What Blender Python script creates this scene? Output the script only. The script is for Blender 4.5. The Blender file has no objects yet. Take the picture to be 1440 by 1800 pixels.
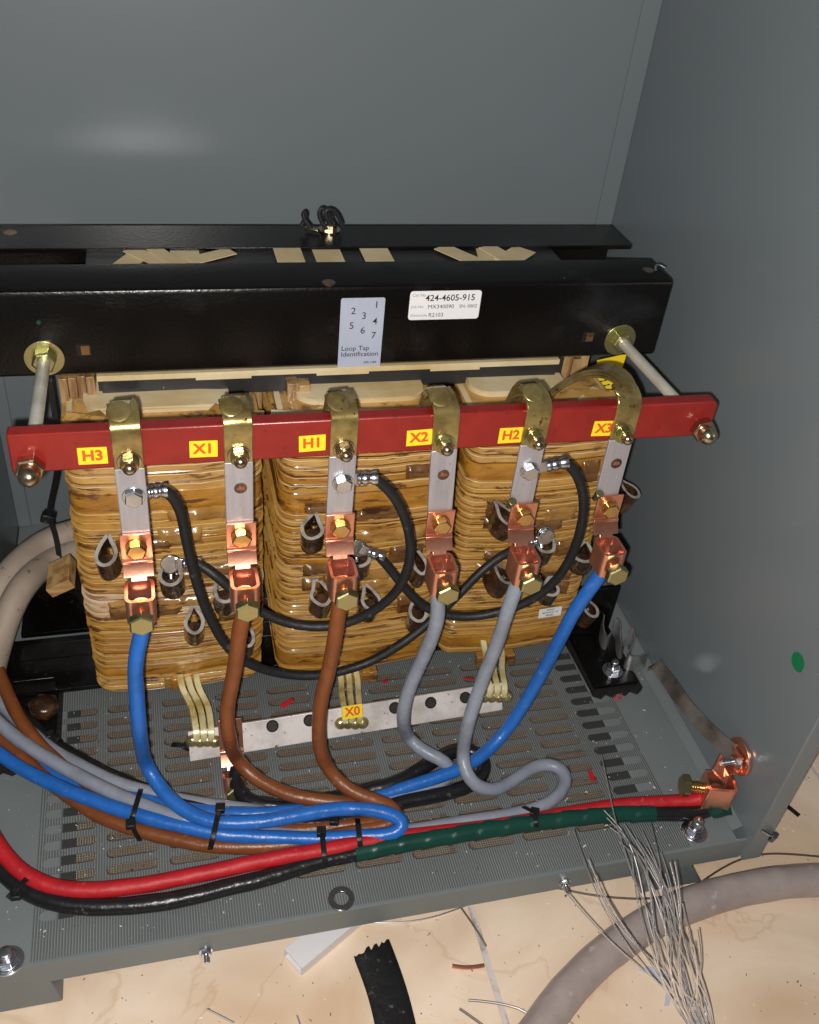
import bpy, bmesh, math, random
from math import radians, sin, cos, pi
from mathutils import Vector, Matrix, noise
S = bpy.context.scene
# ------------------------------------------------------------------ camera, world, lights, exposure
YAW, PITCH, ROLL, FPX = 0.309808, 0.653819, 0.1175046, 1673.78
CAM = Vector((0, 0, 0.8))
_F = Vector((sin(YAW)*cos(PITCH), cos(YAW)*cos(PITCH), -sin(PITCH)))
_R0 = Vector((cos(YAW), -sin(YAW), 0)); _U0 = _R0.cross(_F)
_R = cos(ROLL)*_R0 + sin(ROLL)*_U0; _U = -sin(ROLL)*_R0 + cos(ROLL)*_U0
cam_d = bpy.data.cameras.new('camera'); cam = bpy.data.objects.new('camera', cam_d)
S.collection.objects.link(cam); S.camera = cam
m = Matrix((_R, _U, -_F)).transposed().to_4x4(); m.translation = CAM; cam.matrix_world = m
cam_d.sensor_fit = 'VERTICAL'; cam_d.sensor_height = 24; cam_d.lens = FPX/1800*24
cam_d.clip_start = 0.02; cam_d.clip_end = 60
W = bpy.data.worlds.new('World'); S.world = W; W.use_nodes = True
wn = W.node_tree.nodes; wl = W.node_tree.links
bg = wn['Background']; bg.inputs['Strength'].default_value = 0.065
tc = wn.new('ShaderNodeTexCoord'); sx = wn.new('ShaderNodeSeparateXYZ'); wr = wn.new('ShaderNodeValToRGB')
wl.new(tc.outputs['Generated'], sx.inputs[0]); wl.new(sx.outputs['Z'], wr.inputs[0]); wl.new(wr.outputs[0], bg.inputs[0])
wr.color_ramp.elements[0].color = (0.42, 0.40, 0.40, 1); wr.color_ramp.elements[1].color = (0.95, 0.95, 1.05, 1)
def lamp(name, typ, loc, power, size, col=(1, 1, 1), target=None):
    d = bpy.data.lights.new(name, typ); d.energy = power; d.color = col
    if typ == 'POINT': d.shadow_soft_size = size
    else: d.size = size
    o = bpy.data.objects.new(name, d); S.collection.objects.link(o); o.location = loc
    if target: o.rotation_euler = (Vector(target)-Vector(loc)).to_track_quat('-Z', 'Y').to_euler()
    return o
lamp('phone_flash', 'POINT', CAM - 0.012*_R - 0.014*_U, 32, 0.0045, (1, 0.96, 0.90))
lamp('room_lamp', 'AREA', (-0.9, -0.5, 1.9), 3.2, 1.2, (0.93, 0.96, 1), (0.2, 0.8, 0.1))
S.view_settings.view_transform = 'Standard'; S.view_settings.look = 'None'
S.view_settings.gamma = 1; S.view_settings.use_curve_mapping = False; S.view_settings.exposure = 0.0
S.cycles.max_bounces = 8 if hasattr(S, 'cycles') else 8
random.seed(7)

def P(u, v, z=None, y=None, x=None):
    """the point of the plane z=, y= or x= seen at pixel (u, v) of the 1440x1800 photograph"""
    r = _F*FPX + _R*(u-720) - _U*(v-900)
    t = (z-CAM.z)/r.z if z is not None else (y-CAM.y)/r.y if y is not None else (x-CAM.x)/r.x
    return CAM + r*t

# ------------------------------------------------------------------ materials
def mat(name, col, rough=0.5, metal=0.0, coat=0.0, coat_r=0.1, spec=0.5, bump=None, var=None, stretch=(1, 1, 1), fine=None):
    """var=(colour2, scale, lo, hi); bump=(scale, strength, distance)"""
    M = bpy.data.materials.new(name); M.use_nodes = True
    n = M.node_tree.nodes; l = M.node_tree.links; b = n['Principled BSDF']
    b.inputs['Base Color'].default_value = (*col, 1); b.inputs['Roughness'].default_value = rough
    b.inputs['Metallic'].default_value = metal; b.inputs['Specular IOR Level'].default_value = spec
    b.inputs['Coat Weight'].default_value = coat; b.inputs['Coat Roughness'].default_value = coat_r
    t = n.new('ShaderNodeTexCoord'); mp = n.new('ShaderNodeMapping'); mp.inputs['Scale'].default_value = stretch
    l.new(t.outputs['Object'], mp.inputs[0]); M['mp'] = mp.name
    last = None
    if var:
        c2, sc, lo, hi = var
        no = n.new('ShaderNodeTexNoise'); no.inputs['Scale'].default_value = sc; no.inputs['Detail'].default_value = 6
        no.inputs['Roughness'].default_value = 0.62
        l.new(mp.outputs[0], no.inputs['Vector'])
        rp = n.new('ShaderNodeValToRGB'); rp.color_ramp.elements[0].position = lo; rp.color_ramp.elements[1].position = hi
        rp.color_ramp.elements[0].color = (*col, 1); rp.color_ramp.elements[1].color = (*c2, 1)
        l.new(no.outputs['Fac'], rp.inputs[0]); last = rp.outputs[0]
    if fine:
        c3, sc, lo, hi = fine
        no = n.new('ShaderNodeTexNoise'); no.inputs['Scale'].default_value = sc; no.inputs['Detail'].default_value = 3
        l.new(t.outputs['Object'], no.inputs['Vector'])
        mr = n.new('ShaderNodeMapRange'); mr.inputs[1].default_value = lo; mr.inputs[2].default_value = hi
        l.new(no.outputs['Fac'], mr.inputs[0])
        mx = n.new('ShaderNodeMix'); mx.data_type = 'RGBA'; l.new(mr.outputs[0], mx.inputs['Factor'])
        if last: l.new(last, mx.inputs['A'])
        else: mx.inputs['A'].default_value = (*col, 1)
        mx.inputs['B'].default_value = (*c3, 1); last = mx.outputs['Result']
    if last: l.new(last, b.inputs['Base Color'])
    if bump:
        no = n.new('ShaderNodeTexNoise'); no.inputs['Scale'].default_value = bump[0]; no.inputs['Detail'].default_value = 4
        l.new(mp.outputs[0], no.inputs['Vector'])
        bp = n.new('ShaderNodeBump'); bp.inputs['Strength'].default_value = bump[1]; bp.inputs['Distance'].default_value = bump[2]
        l.new(no.outputs['Fac'], bp.inputs['Height']); l.new(bp.outputs[0], b.inputs['Normal'])
        if coat: l.new(bp.outputs[0], b.inputs['Coat Normal'])
    return M
M = {}
GREY = (0.163, 0.190, 0.208)
M['grey'] = mat('grey_powder_coat', GREY, 0.34, bump=(260, 0.22, 0.0006), var=((0.165, 0.19, 0.198), 3, 0.35, 0.7), fine=((0.5, 0.5, 0.5), 900, 0.76, 0.80), spec=0.45)
M['grey_wall'] = mat('grey_sheet_metal', GREY, 0.25, bump=(240, 0.10, 0.0004), var=((0.178, 0.200, 0.216), 2.4, 0.3, 0.75), fine=((0.30, 0.31, 0.32), 260, 0.78, 0.80), spec=0.5)
M['grey_pan'] = mat('grey_pan_paint', (0.175, 0.200, 0.205), 0.42, bump=(160, 0.25, 0.0006), var=((0.16, 0.18, 0.185), 9, 0.3, 0.7), fine=((0.55, 0.55, 0.55), 420, 0.745, 0.765), spec=0.4)
M['black'] = mat('black_gloss_paint', (0.0035, 0.003, 0.0028), 0.24, bump=(330, 0.30, 0.0008), var=((0.014, 0.0135, 0.015), 9, 0.55, 0.68), fine=((0.25, 0.2, 0.14), 300, 0.76, 0.78), spec=0.32)
M['core'] = mat('core_steel', (0.035, 0.035, 0.037), 0.4, metal=0.3, bump=(200, 0.2, 0.0005), stretch=(1, 1, 9), fine=((0.4, 0.36, 0.25), 250, 0.75, 0.78))
M['red_board'] = mat('red_laminate', (0.20, 0.009, 0.008), 0.33, coat=0.12, coat_r=0.2, bump=(210, 0.3, 0.0006), var=((0.26, 0.015, 0.010), 40, 0.35, 0.7), fine=((0.10, 0.008, 0.008), 120, 0.66, 0.74))
M['tin'] = mat('tinned_bar', (0.50, 0.485, 0.52), 0.45, metal=0.55, bump=(120, 0.15, 0.0005), var=((0.40, 0.38, 0.42), 30, 0.35, 0.7), stretch=(5, 5, 0.6), fine=((0.25, 0.2, 0.18), 220, 0.68, 0.74))
M['tin_bar'] = mat('pale_tinned_bar', (0.84, 0.78, 0.77), 0.40, metal=0.35, bump=(120, 0.25, 0.0006), var=((0.46, 0.40, 0.38), 28, 0.4, 0.72), fine=((0.2, 0.13, 0.09), 170, 0.66, 0.72))
M['lacquer'] = mat('lacquered_copper', (0.44, 0.34, 0.13), 0.25, metal=0.75, coat=0.6, bump=(90, 0.35, 0.001), var=((0.22, 0.15, 0.045), 55, 0.40, 0.66), fine=((0.06, 0.03, 0.01), 150, 0.64, 0.72))
M['lacquer_strap'] = mat('yellow_lacquered_strap', (0.88, 0.80, 0.46), 0.3, metal=0.3, coat=0.5, bump=(70, 0.3, 0.001), var=((0.50, 0.36, 0.09), 40, 0.42, 0.66))
M['solder'] = mat('solder_bead', (0.62, 0.55, 0.27), 0.22, metal=0.8, coat=0.6, bump=(120, 0.5, 0.002), var=((0.30, 0.22, 0.08), 60, 0.4, 0.7))
M['copper'] = mat('copper_lug', (0.84, 0.42, 0.30), 0.30, metal=0.92, bump=(150, 0.2, 0.0006), var=((0.70, 0.28, 0.17), 25, 0.35, 0.7), fine=((0.35, 0.13, 0.08), 180, 0.70, 0.78))
M['zinc'] = mat('yellow_zinc', (0.50, 0.45, 0.25), 0.30, metal=1.0, bump=(160, 0.25, 0.0007), var=((0.45, 0.47, 0.22), 60, 0.4, 0.65), fine=((0.5, 0.22, 0.2), 90, 0.66, 0.8))
M['brass'] = mat('brass_bolt', (0.80, 0.52, 0.20), 0.25, metal=1.0, bump=(160, 0.2, 0.0006), var=((0.62, 0.42, 0.18), 60, 0.4, 0.7))
M['steel'] = mat('zinc_steel', (0.66, 0.68, 0.72), 0.25, metal=1.0, bump=(150, 0.3, 0.0006), var=((0.42, 0.44, 0.5), 50, 0.4, 0.7))
M['rod'] = mat('threaded_rod_steel', (0.86, 0.82, 0.72), 0.40, metal=0.4, var=((0.62, 0.58, 0.48), 30, 0.4, 0.7))
M['nickel'] = mat('nickel_nut', (0.56, 0.47, 0.33), 0.24, metal=1.0, bump=(150, 0.2, 0.0006), var=((0.36, 0.27, 0.17), 60, 0.4, 0.7))
M['dark_bolt'] = mat('blackened_bolt', (0.06, 0.055, 0.05), 0.4, metal=0.6, bump=(300, 0.5, 0.001))
def varnish(name, a, b2, dark):
    m_ = mat(name, a, 0.30, coat=0.7, coat_r=0.13, bump=(150, 0.55, 0.0014), var=(b2, 45, 0.36, 0.68), stretch=(0.55, 0.7, 1.8), spec=0.4)
    n = m_.node_tree.nodes; l = m_.node_tree.links; bs = n['Principled BSDF']
    src = bs.inputs['Base Color'].links[0].from_socket
    t = n.new('ShaderNodeTexCoord'); mp = n.new('ShaderNodeMapping'); mp.inputs['Scale'].default_value = (0.34, 0.5, 1.8)
    l.new(t.outputs['Object'], mp.inputs[0])
    no = n.new('ShaderNodeTexNoise'); no.inputs['Scale'].default_value = 60; no.inputs['Detail'].default_value = 8; no.inputs['Roughness'].default_value = 0.72
    l.new(mp.outputs[0], no.inputs['Vector'])
    mr = n.new('ShaderNodeMapRange'); mr.inputs[1].default_value = 0.54; mr.inputs[2].default_value = 0.60
    l.new(no.outputs['Fac'], mr.inputs[0])
    mx = n.new('ShaderNodeMix'); mx.data_type = 'RGBA'; l.new(mr.outputs[0], mx.inputs['Factor'])
    l.new(src, mx.inputs['A']); mx.inputs['B'].default_value = (*dark, 1); l.new(mx.outputs['Result'], bs.inputs['Base Color'])
    return m_
M['varnish'] = varnish('varnished_tape', (0.50, 0.275, 0.058), (0.37, 0.175, 0.028), (0.11, 0.038, 0.008))
M['varnish_wide'] = varnish('amber_varnished_wrap', (0.48, 0.23, 0.028), (0.29, 0.115, 0.014), (0.12, 0.045, 0.010))
M['varnish_pale'] = varnish('pale_varnished_tape', (0.55, 0.33, 0.10), (0.43, 0.22, 0.055), (0.17, 0.07, 0.020))
M['varnish_milky'] = varnish('milky_varnished_tape', (0.66, 0.50, 0.36), (0.52, 0.33, 0.15), (0.30, 0.15, 0.06))
M['patch'] = varnish('brown_tape_patch', (0.20, 0.095, 0.026), (0.11, 0.045, 0.012), (0.04, 0.016, 0.007))
M['patch_pale'] = varnish('pale_tape_patch', (0.40, 0.22, 0.055), (0.26, 0.12, 0.026), (0.10, 0.04, 0.012))
M['fin'] = mat('pale_paper_edge', (0.86, 0.70, 0.42), 0.4, coat=0.5, var=((0.62, 0.40, 0.16), 30, 0.45, 0.75))
M['cream'] = mat('cream_insulation_paper', (0.70, 0.585, 0.37), 0.5, coat=0.2, bump=(50, 0.4, 0.002), var=((0.56, 0.40, 0.17), 14, 0.42, 0.72))
M['wood'] = mat('varnished_wood', (0.46, 0.30, 0.13), 0.4, coat=0.5, bump=(55, 0.7, 0.003), var=((0.16, 0.07, 0.03), 34, 0.42, 0.62), stretch=(1.6, 1.6, 0.18))
M['wood_end'] = mat('wood_spacer', (0.52, 0.33, 0.14), 0.4, coat=0.5, bump=(55, 0.6, 0.003), var=((0.30, 0.15, 0.05), 60, 0.42, 0.62), stretch=(0.3, 1, 3.5))
M['loop_edge'] = mat('bare_aluminium_edge', (0.50, 0.475, 0.46), 0.5, metal=0.35, bump=(220, 0.4, 0.001), var=((0.28, 0.24, 0.20), 70, 0.42, 0.64))
M['loop_body'] = mat('brown_varnished_loop', (0.030, 0.014, 0.008), 0.24, coat=0.9, coat_r=0.08, bump=(80, 0.7, 0.003), var=((0.11, 0.05, 0.02), 60, 0.46, 0.66))
def plastic(k, name, c, r=0.3, c2=None): M[k] = mat(name, c, r+0.09, bump=(85, 0.45, 0.0026), var=(c2 or tuple(x*0.80 for x in c), 50, 0.38, 0.7), spec=0.45, fine=(tuple(min(1, x*0.7+0.10) for x in c), 130, 0.66, 0.80))
plastic('blue', 'blue_cable', (0.018, 0.135, 0.50), 0.25)
plastic('brown', 'brown_cable', (0.205, 0.062, 0.018), 0.28)
plastic('greyc', 'grey_cable', (0.25, 0.275, 0.335), 0.27)
plastic('redc', 'red_cable', (0.48, 0.012, 0.018), 0.42)
plastic('blackc', 'black_cable', (0.012, 0.012, 0.014), 0.22)
plastic('lead', 'black_rubber_lead', (0.014, 0.015, 0.017), 0.42)
M['green'] = mat('green_tape', (0.005, 0.052, 0.038), 0.36, bump=(30, 0.2, 0.001), var=((0.004, 0.040, 0.030), 40, 0.4, 0.7), spec=0.4)
plastic('tie', 'black_nylon', (0.010, 0.010, 0.011), 0.35)
M['hose'] = mat('dusty_beige_cable_jacket', (0.35, 0.285, 0.235), 0.6, bump=(60, 0.5, 0.002), var=((0.30, 0.235, 0.18), 22, 0.4, 0.7), fine=((0.08, 0.06, 0.05), 90, 0.66, 0.74))
M['armour'] = mat('grey_taupe_cable_jacket', (0.38, 0.32, 0.30), 0.35, coat=0.2, bump=(40, 0.6, 0.004), var=((0.31, 0.255, 0.245), 26, 0.38, 0.68), fine=((0.55, 0.5, 0.48), 60, 0.66, 0.74))
M['yellow'] = mat('yellow_label', (0.90, 0.66, 0.02), 0.4)
M['label_red'] = mat('red_print', (0.62, 0.09, 0.015), 0.5)
M['silver_label'] = mat('silver_blue_label', (0.44, 0.48, 0.60), 0.5, var=((0.38, 0.42, 0.53), 20, 0.4, 0.7))
M['white_label'] = mat('white_label_paper', (0.82, 0.82, 0.84), 0.5)
M['ink'] = mat('black_ink', (0.03, 0.03, 0.04), 0.5)
M['pale_ink'] = mat('grey_ink', (0.22, 0.22, 0.25), 0.5)
M['white_pvc'] = mat('white_plastic_trunking', (0.74, 0.73, 0.75), 0.35, bump=(60, 0.1, 0.001))
M['sticker_green'] = mat('green_dot_sticker', (0.006, 0.17, 0.065), 0.45)
M['rubber'] = mat('black_rubber', (0.010, 0.010, 0.010), 0.6, bump=(160, 0.7, 0.002))
M['red_bit'] = mat('red_plastic_offcut', (0.45, 0.012, 0.02), 0.4)
M['swarf'] = mat('pale_swarf', (0.75, 0.73, 0.70), 0.5)
M['crumb'] = mat('dark_crumb', (0.03, 0.025, 0.02), 0.7)
M['steel_strip'] = mat('shiny_spring_steel', (0.60, 0.60, 0.62), 0.30, metal=0.8, var=((0.35, 0.35, 0.36), 40, 0.4, 0.7))
M['washer'] = mat('dark_washer_steel', (0.34, 0.35, 0.38), 0.22, metal=1.0)
M['scrap'] = mat('pale_plastic_film', (0.50, 0.52, 0.60), 0.35)
M['slot_shade'] = mat('dark_slot_shade', (0.030, 0.032, 0.033), 0.7)  # painted shade seen through the outer slots
M['groove'] = mat('dark_brown_groove', (0.10, 0.036, 0.008), 0.3, coat=0.6)  # dark brown line at the foot of each tape band
M['hole'] = mat('dark_hole', (0.004, 0.004, 0.004), 0.8)
M['wire'] = mat('bright_steel_wire', (0.95, 0.95, 0.97), 0.26, metal=0.9)
M['wire_dark'] = mat('dull_steel_wire', (0.30, 0.27, 0.25), 0.4, metal=0.9)
M['strap_metal'] = mat('bare_flat_strap', (0.46, 0.43, 0.41), 0.30, metal=0.75, bump=(60, 0.4, 0.002), var=((0.20, 0.165, 0.14), 30, 0.4, 0.7))
# slotted panel: fine ribs running front to back
mp_ = mat('ribbed_grey_panel', (0.215, 0.238, 0.240), 0.45, spec=0.4, var=((0.165, 0.185, 0.19), 8, 0.3, 0.7), fine=((0.55, 0.55, 0.55), 380, 0.735, 0.76))
n = mp_.node_tree.nodes; l = mp_.node_tree.links
t = n.new('ShaderNodeTexCoord'); wv = n.new('ShaderNodeTexWave'); wv.bands_direction = 'X'; wv.inputs['Scale'].default_value = 1/0.0024*0.314159
wv.inputs['Distortion'].default_value = 0.6; wv.inputs['Detail'].default_value = 1; wv.inputs['Detail Scale'].default_value = 0.3
l.new(t.outputs['Object'], wv.inputs['Vector'])
bp = n.new('ShaderNodeBump'); bp.inputs['Strength'].default_value = 1.0; bp.inputs['Distance'].default_value = 0.0009
l.new(wv.outputs['Fac'], bp.inputs['Height']); l.new(bp.outputs[0], n['Principled BSDF'].inputs['Normal'])
src = n['Principled BSDF'].inputs['Base Color'].links[0].from_socket
mx = n.new('ShaderNodeMix'); mx.data_type = 'RGBA'; mx.blend_type = 'MULTIPLY'; mx.inputs['Factor'].default_value = 0.55
l.new(src, mx.inputs['A']); l.new(wv.outputs['Color'], mx.inputs['B'])
bc = n.new('ShaderNodeBrightContrast'); bc.inputs['Bright'].default_value = 0.035; l.new(mx.outputs['Result'], bc.inputs[0])
l.new(bc.outputs[0], n['Principled BSDF'].inputs['Base Color']); M['ribbed'] = mp_
# woven screen: wires with open gaps
ms = bpy.data.materials.new('woven_wire_screen'); ms.use_nodes = True; n = ms.node_tree.nodes; l = ms.node_tree.links
b = n['Principled BSDF']; b.inputs['Base Color'].default_value = (0.17, 0.155, 0.14, 1); b.inputs['Metallic'].default_value = 0.5; b.inputs['Roughness'].default_value = 0.45
t = n.new('ShaderNodeTexCoord'); sp = n.new('ShaderNodeSeparateXYZ'); l.new(t.outputs['Object'], sp.inputs[0])
outs = []
for ax in ('X', 'Y'):
    a = n.new('ShaderNodeMath'); a.operation = 'MULTIPLY'; a.inputs[1].default_value = 1/0.0023; l.new(sp.outputs[ax], a.inputs[0])
    f = n.new('ShaderNodeMath'); f.operation = 'FRACT'; l.new(a.outputs[0], f.inputs[0])
    g = n.new('ShaderNodeMath'); g.operation = 'LESS_THAN'; g.inputs[1].default_value = 0.30; l.new(f.outputs[0], g.inputs[0]); outs.append(g)
mxx = n.new('ShaderNodeMath'); mxx.operation = 'MAXIMUM'; l.new(outs[0].outputs[0], mxx.inputs[0]); l.new(outs[1].outputs[0], mxx.inputs[1])
l.new(mxx.outputs[0], b.inputs['Alpha']); M['screen'] = ms
# floor tiles
mf = bpy.data.materials.new('beige_marble_tiles'); mf.use_nodes = True; n = mf.node_tree.nodes; l = mf.node_tree.links; b = n['Principled BSDF']
t = n.new('ShaderNodeTexCoord')
n1 = n.new('ShaderNodeTexNoise'); n1.inputs['Scale'].default_value = 5.5; n1.inputs['Detail'].default_value = 7; n1.inputs['Distortion'].default_value = 1.4
l.new(t.outputs['Object'], n1.inputs['Vector'])
r1 = n.new('ShaderNodeValToRGB'); e = r1.color_ramp.elements; e[0].position = 0.33; e[0].color = (0.68, 0.49, 0.33, 1); e[1].position = 0.62; e[1].color = (0.87, 0.71, 0.56, 1)
l.new(n1.outputs['Fac'], r1.inputs[0])
n2 = n.new('ShaderNodeTexNoise'); n2.inputs['Scale'].default_value = 3.1; n2.inputs['Detail'].default_value = 8; n2.inputs['Distortion'].default_value = 2.2
l.new(t.outputs['Object'], n2.inputs['Vector'])
a = n.new('ShaderNodeMath'); a.operation = 'SUBTRACT'; a.inputs[1].default_value = 0.5; l.new(n2.outputs['Fac'], a.inputs[0])
a2 = n.new('ShaderNodeMath'); a2.operation = 'ABSOLUTE'; l.new(a.outputs[0], a2.inputs[0])
mr = n.new('ShaderNodeMapRange'); mr.inputs[1].default_value = 0.0; mr.inputs[2].default_value = 0.012; mr.inputs[3].default_value = 0.30; mr.inputs[4].default_value = 0
l.new(a2.outputs[0], mr.inputs[0])
mx = n.new('ShaderNodeMix'); mx.data_type = 'RGBA'; l.new(mr.outputs[0], mx.inputs['Factor']); l.new(r1.outputs[0], mx.inputs['A']); mx.inputs['B'].default_value = (0.50, 0.30, 0.17, 1)
n3 = n.new('ShaderNodeTexNoise'); n3.inputs['Scale'].default_value = 170; l.new(t.outputs['Object'], n3.inputs['Vector'])
mr3 = n.new('ShaderNodeMapRange'); mr3.inputs[1].default_value = 0.73; mr3.inputs[2].default_value = 0.76; l.new(n3.outputs['Fac'], mr3.inputs[0])
mx3 = n.new('ShaderNodeMix'); mx3.data_type = 'RGBA'; l.new(mr3.outputs[0], mx3.inputs['Factor']); l.new(mx.outputs['Result'], mx3.inputs['A']); mx3.inputs['B'].default_value = (0.10, 0.06, 0.035, 1)
l.new(mx3.outputs['Result'], b.inputs['Base Color']); b.inputs['Roughness'].default_value = 0.3
bp = n.new('ShaderNodeBump'); bp.inputs['Strength'].default_value = 0.12; bp.inputs['Distance'].default_value = 0.002; l.new(n1.outputs['Fac'], bp.inputs['Height']); l.new(bp.outputs[0], b.inputs['Normal'])
M['tiles'] = mf
M['grout'] = mat('pale_grout', (0.60, 0.55, 0.54), 0.8, bump=(150, 0.5, 0.001), var=((0.36, 0.31, 0.30), 60, 0.5, 0.62))

# ------------------------------------------------------------------ mesh building
class MB:
    def __init__(s): s.v = []; s.f = []; s.m = []; s.mats = []
    def mi(s, k):
        if k not in s.mats: s.mats.append(k)
        return s.mats.index(k)
    def add(s, vs, fs, k):
        o = len(s.v); s.v += [tuple(x) for x in vs]; i = s.mi(k)
        for f in fs: s.f.append(tuple(a+o for a in f)); s.m.append(i)
        return s
    def box(s, c, d, k, R=None):
        c = Vector(c); x, y, z = d[0]/2, d[1]/2, d[2]/2
        vs = [Vector((a*x, b_*y, e_*z)) for e_ in (-1, 1) for b_ in (-1, 1) for a in (-1, 1)]
        if R: vs = [R @ q for q in vs]
        return s.add([c+q for q in vs], [(0, 2, 3, 1), (4, 5, 7, 6), (0, 1, 5, 4), (2, 6, 7, 3), (0, 4, 6, 2), (1, 3, 7, 5)], k)
    def b2(s, a, b_, k):
        return s.box([(a[i]+b_[i])/2 for i in range(3)], [abs(b_[i]-a[i]) for i in range(3)], k)
    def prism(s, poly, t0, t1, k, axis='y'):
        """poly 2D extruded along axis; y: (x,z)  z: (x,y)  x: (y,z)"""
        g = {'y': lambda p, t: (p[0], t, p[1]), 'z': lambda p, t: (p[0], p[1], t), 'x': lambda p, t: (t, p[0], p[1])}[axis]
        n_ = len(poly); vs = [g(p, t0) for p in poly]+[g(p, t1) for p in poly]
        fs = [tuple(range(n_)), tuple(range(2*n_-1, n_-1, -1))]+[(i, i+n_, (i+1) % n_+n_, (i+1) % n_) for i in range(n_)]
        return s.add(vs, fs, k)
    def cyl(s, p0, p1, r0, k, r1=None, n_=20, cap=True, rot=0):
        p0 = Vector(p0); p1 = Vector(p1); r1 = r0 if r1 is None else r1; d = (p1-p0).normalized()
        a = d.orthogonal().normalized() if abs(d.z) > 0.9 else d.cross(Vector((0, 0, 1))).normalized(); b_ = d.cross(a)
        vs = []
        for p, r in ((p0, r0), (p1, r1)):
            for i in range(n_):
                t_ = 2*pi*i/n_+rot; vs.append(p+(a*cos(t_)+b_*sin(t_))*r)
        fs = [(i, (i+1) % n_, (i+1) % n_+n_, i+n_) for i in range(n_)]
        if cap: fs += [tuple(range(n_-1, -1, -1)), tuple(range(n_, 2*n_))]
        return s.add(vs, fs, k)
    def hexhead(s, p, d, r, h, k, rot=0):
        p = Vector(p); d = Vector(d).normalized()
        s.cyl(p, p+d*h*0.85, r, k, n_=6, rot=rot, cap=False)
        return s.cyl(p+d*h*0.85, p+d*h, r, k, r1=r*0.86, n_=6, rot=rot)
    def dome(s, p, d, r, h, k, n_=18):
        p = Vector(p); d = Vector(d).normalized(); pr = None
        for i in range(6):
            a0, a1 = i/6*pi/2, (i+1)/6*pi/2
            s.cyl(p+d*h*sin(a0), p+d*h*sin(a1), r*cos(a0), k, r1=max(r*cos(a1), 1e-5), n_=n_, cap=False)
        return s
    def tube(s, pts, r, k, n_=14, rv=0.0, flat=None, cap=True, seed=0):
        pts = [Vector(p) for p in pts]; vs = []; fs = []; N = len(pts)
        tg = [(pts[min(i+1, N-1)]-pts[max(i-1, 0)]).normalized() for i in range(N)]
        a = tg[0].orthogonal().normalized()
        for i, p in enumerate(pts):
            a = (a-tg[i]*a.dot(tg[i])).normalized(); b_ = tg[i].cross(a)
            rr = (r[i] if isinstance(r, (list, tuple)) else r)
            if rv: rr *= 1+rv*noise.noise(Vector((i*0.22+seed*9.1, seed, 0)))*0.6
            for j in range(n_):
                t_ = 2*pi*j/n_; q_ = rr*(1+(rv*1.3*noise.noise(Vector((i*0.30+seed*9.1, cos(t_-i*0.10)*1.6, sin(t_-i*0.10)*1.6))) if rv else 0)); vs.append(p+(a*cos(t_)+b_*sin(t_))*q_)
        for i in range(N-1):
            for j in range(n_):
                fs.append((i*n_+j, i*n_+(j+1) % n_, (i+1)*n_+(j+1) % n_, (i+1)*n_+j))
        if cap: fs += [tuple(range(n_-1, -1, -1)), tuple(range((N-1)*n_, N*n_))]
        return s.add(vs, fs, k)
    def ribbon(s, pts, wdir, w, t_, k):
        """strip along pts, width w along wdir (vector or list), thickness t_"""
        pts = [Vector(p) for p in pts]; N = len(pts); vs = []
        for i, p in enumerate(pts):
            tg = (pts[min(i+1, N-1)]-pts[max(i-1, 0)]).normalized()
            wd = Vector(wdir[i] if isinstance(wdir, list) else wdir); wd = (wd-tg*wd.dot(tg)).normalized(); nn = tg.cross(wd)
            ww = w[i] if isinstance(w, list) else w
            vs += [p-wd*ww/2-nn*t_/2, p+wd*ww/2-nn*t_/2, p+wd*ww/2+nn*t_/2, p-wd*ww/2+nn*t_/2]
        fs = [(3, 2, 1, 0), ((N-1)*4, (N-1)*4+1, (N-1)*4+2, (N-1)*4+3)]
        for i in range(N-1):
            for j in range(4): fs.append((i*4+j, i*4+(j+1) % 4, (i+1)*4+(j+1) % 4, (i+1)*4+j))
        return s.add(vs, fs, k)
    def text(s, st, size, place, k, bold=0.0, align='CENTER', sx=1.0):
        """place(x, y) -> 3D; x right, y up on the label"""
        c = bpy.data.curves.new('t', 'FONT'); c.body = st; c.size = size; c.offset = bold*size; c.resolution_u = 3
        c.align_x = align; c.align_y = 'CENTER'
        o = bpy.data.objects.new('t', c); S.collection.objects.link(o)
        dg = bpy.context.evaluated_depsgraph_get(); me = o.evaluated_get(dg).to_mesh()
        vs = [place(q.co.x*sx, q.co.y) for q in me.vertices]; fs = [tuple(p.vertices) for p in me.polygons]
        o.evaluated_get(dg).to_mesh_clear(); bpy.data.objects.remove(o); bpy.data.curves.remove(c)
        return s.add(vs, fs, k)
    def build(s, name, parent=None, bevel=0, ang=35, label=None, smooth=True, sub=0, org=None):
        me = bpy.data.meshes.new(name)
        off = Vector(org) if org else Vector((0, 0, 0))
        me.from_pydata([Vector(q)-off for q in s.v], [], s.f)
        for k in s.mats: me.materials.append(M[k])
        me.polygons.foreach_set('material_index', s.m)
        bm_ = bmesh.new(); bm_.from_mesh(me)
        if smooth != 'keep': bmesh.ops.remove_doubles(bm_, verts=bm_.verts, dist=1e-6)
        bmesh.ops.recalc_face_normals(bm_, faces=bm_.faces); bm_.to_mesh(me); bm_.free()
        if smooth: me.polygons.foreach_set('use_smooth', [True]*len(me.polygons)); me.set_sharp_from_angle(angle=radians(ang))
        o = bpy.data.objects.new(name, me); S.collection.objects.link(o); o.location = off
        if parent: o.parent = parent
        if bevel:
            md = o.modifiers.new('bevel', 'BEVEL'); md.width = bevel; md.segments = 2; md.limit_method = 'ANGLE'; md.angle_limit = radians(40); md.harden_normals = False
        if label: o['label'] = label
        me.update(); return o
def tag(o, label, cat, group=None, kind=None):
    if label: o['label'] = label
    if cat: o['category'] = cat
    if group: o['group'] = group
    if kind: o['kind'] = kind
    return o
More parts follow.
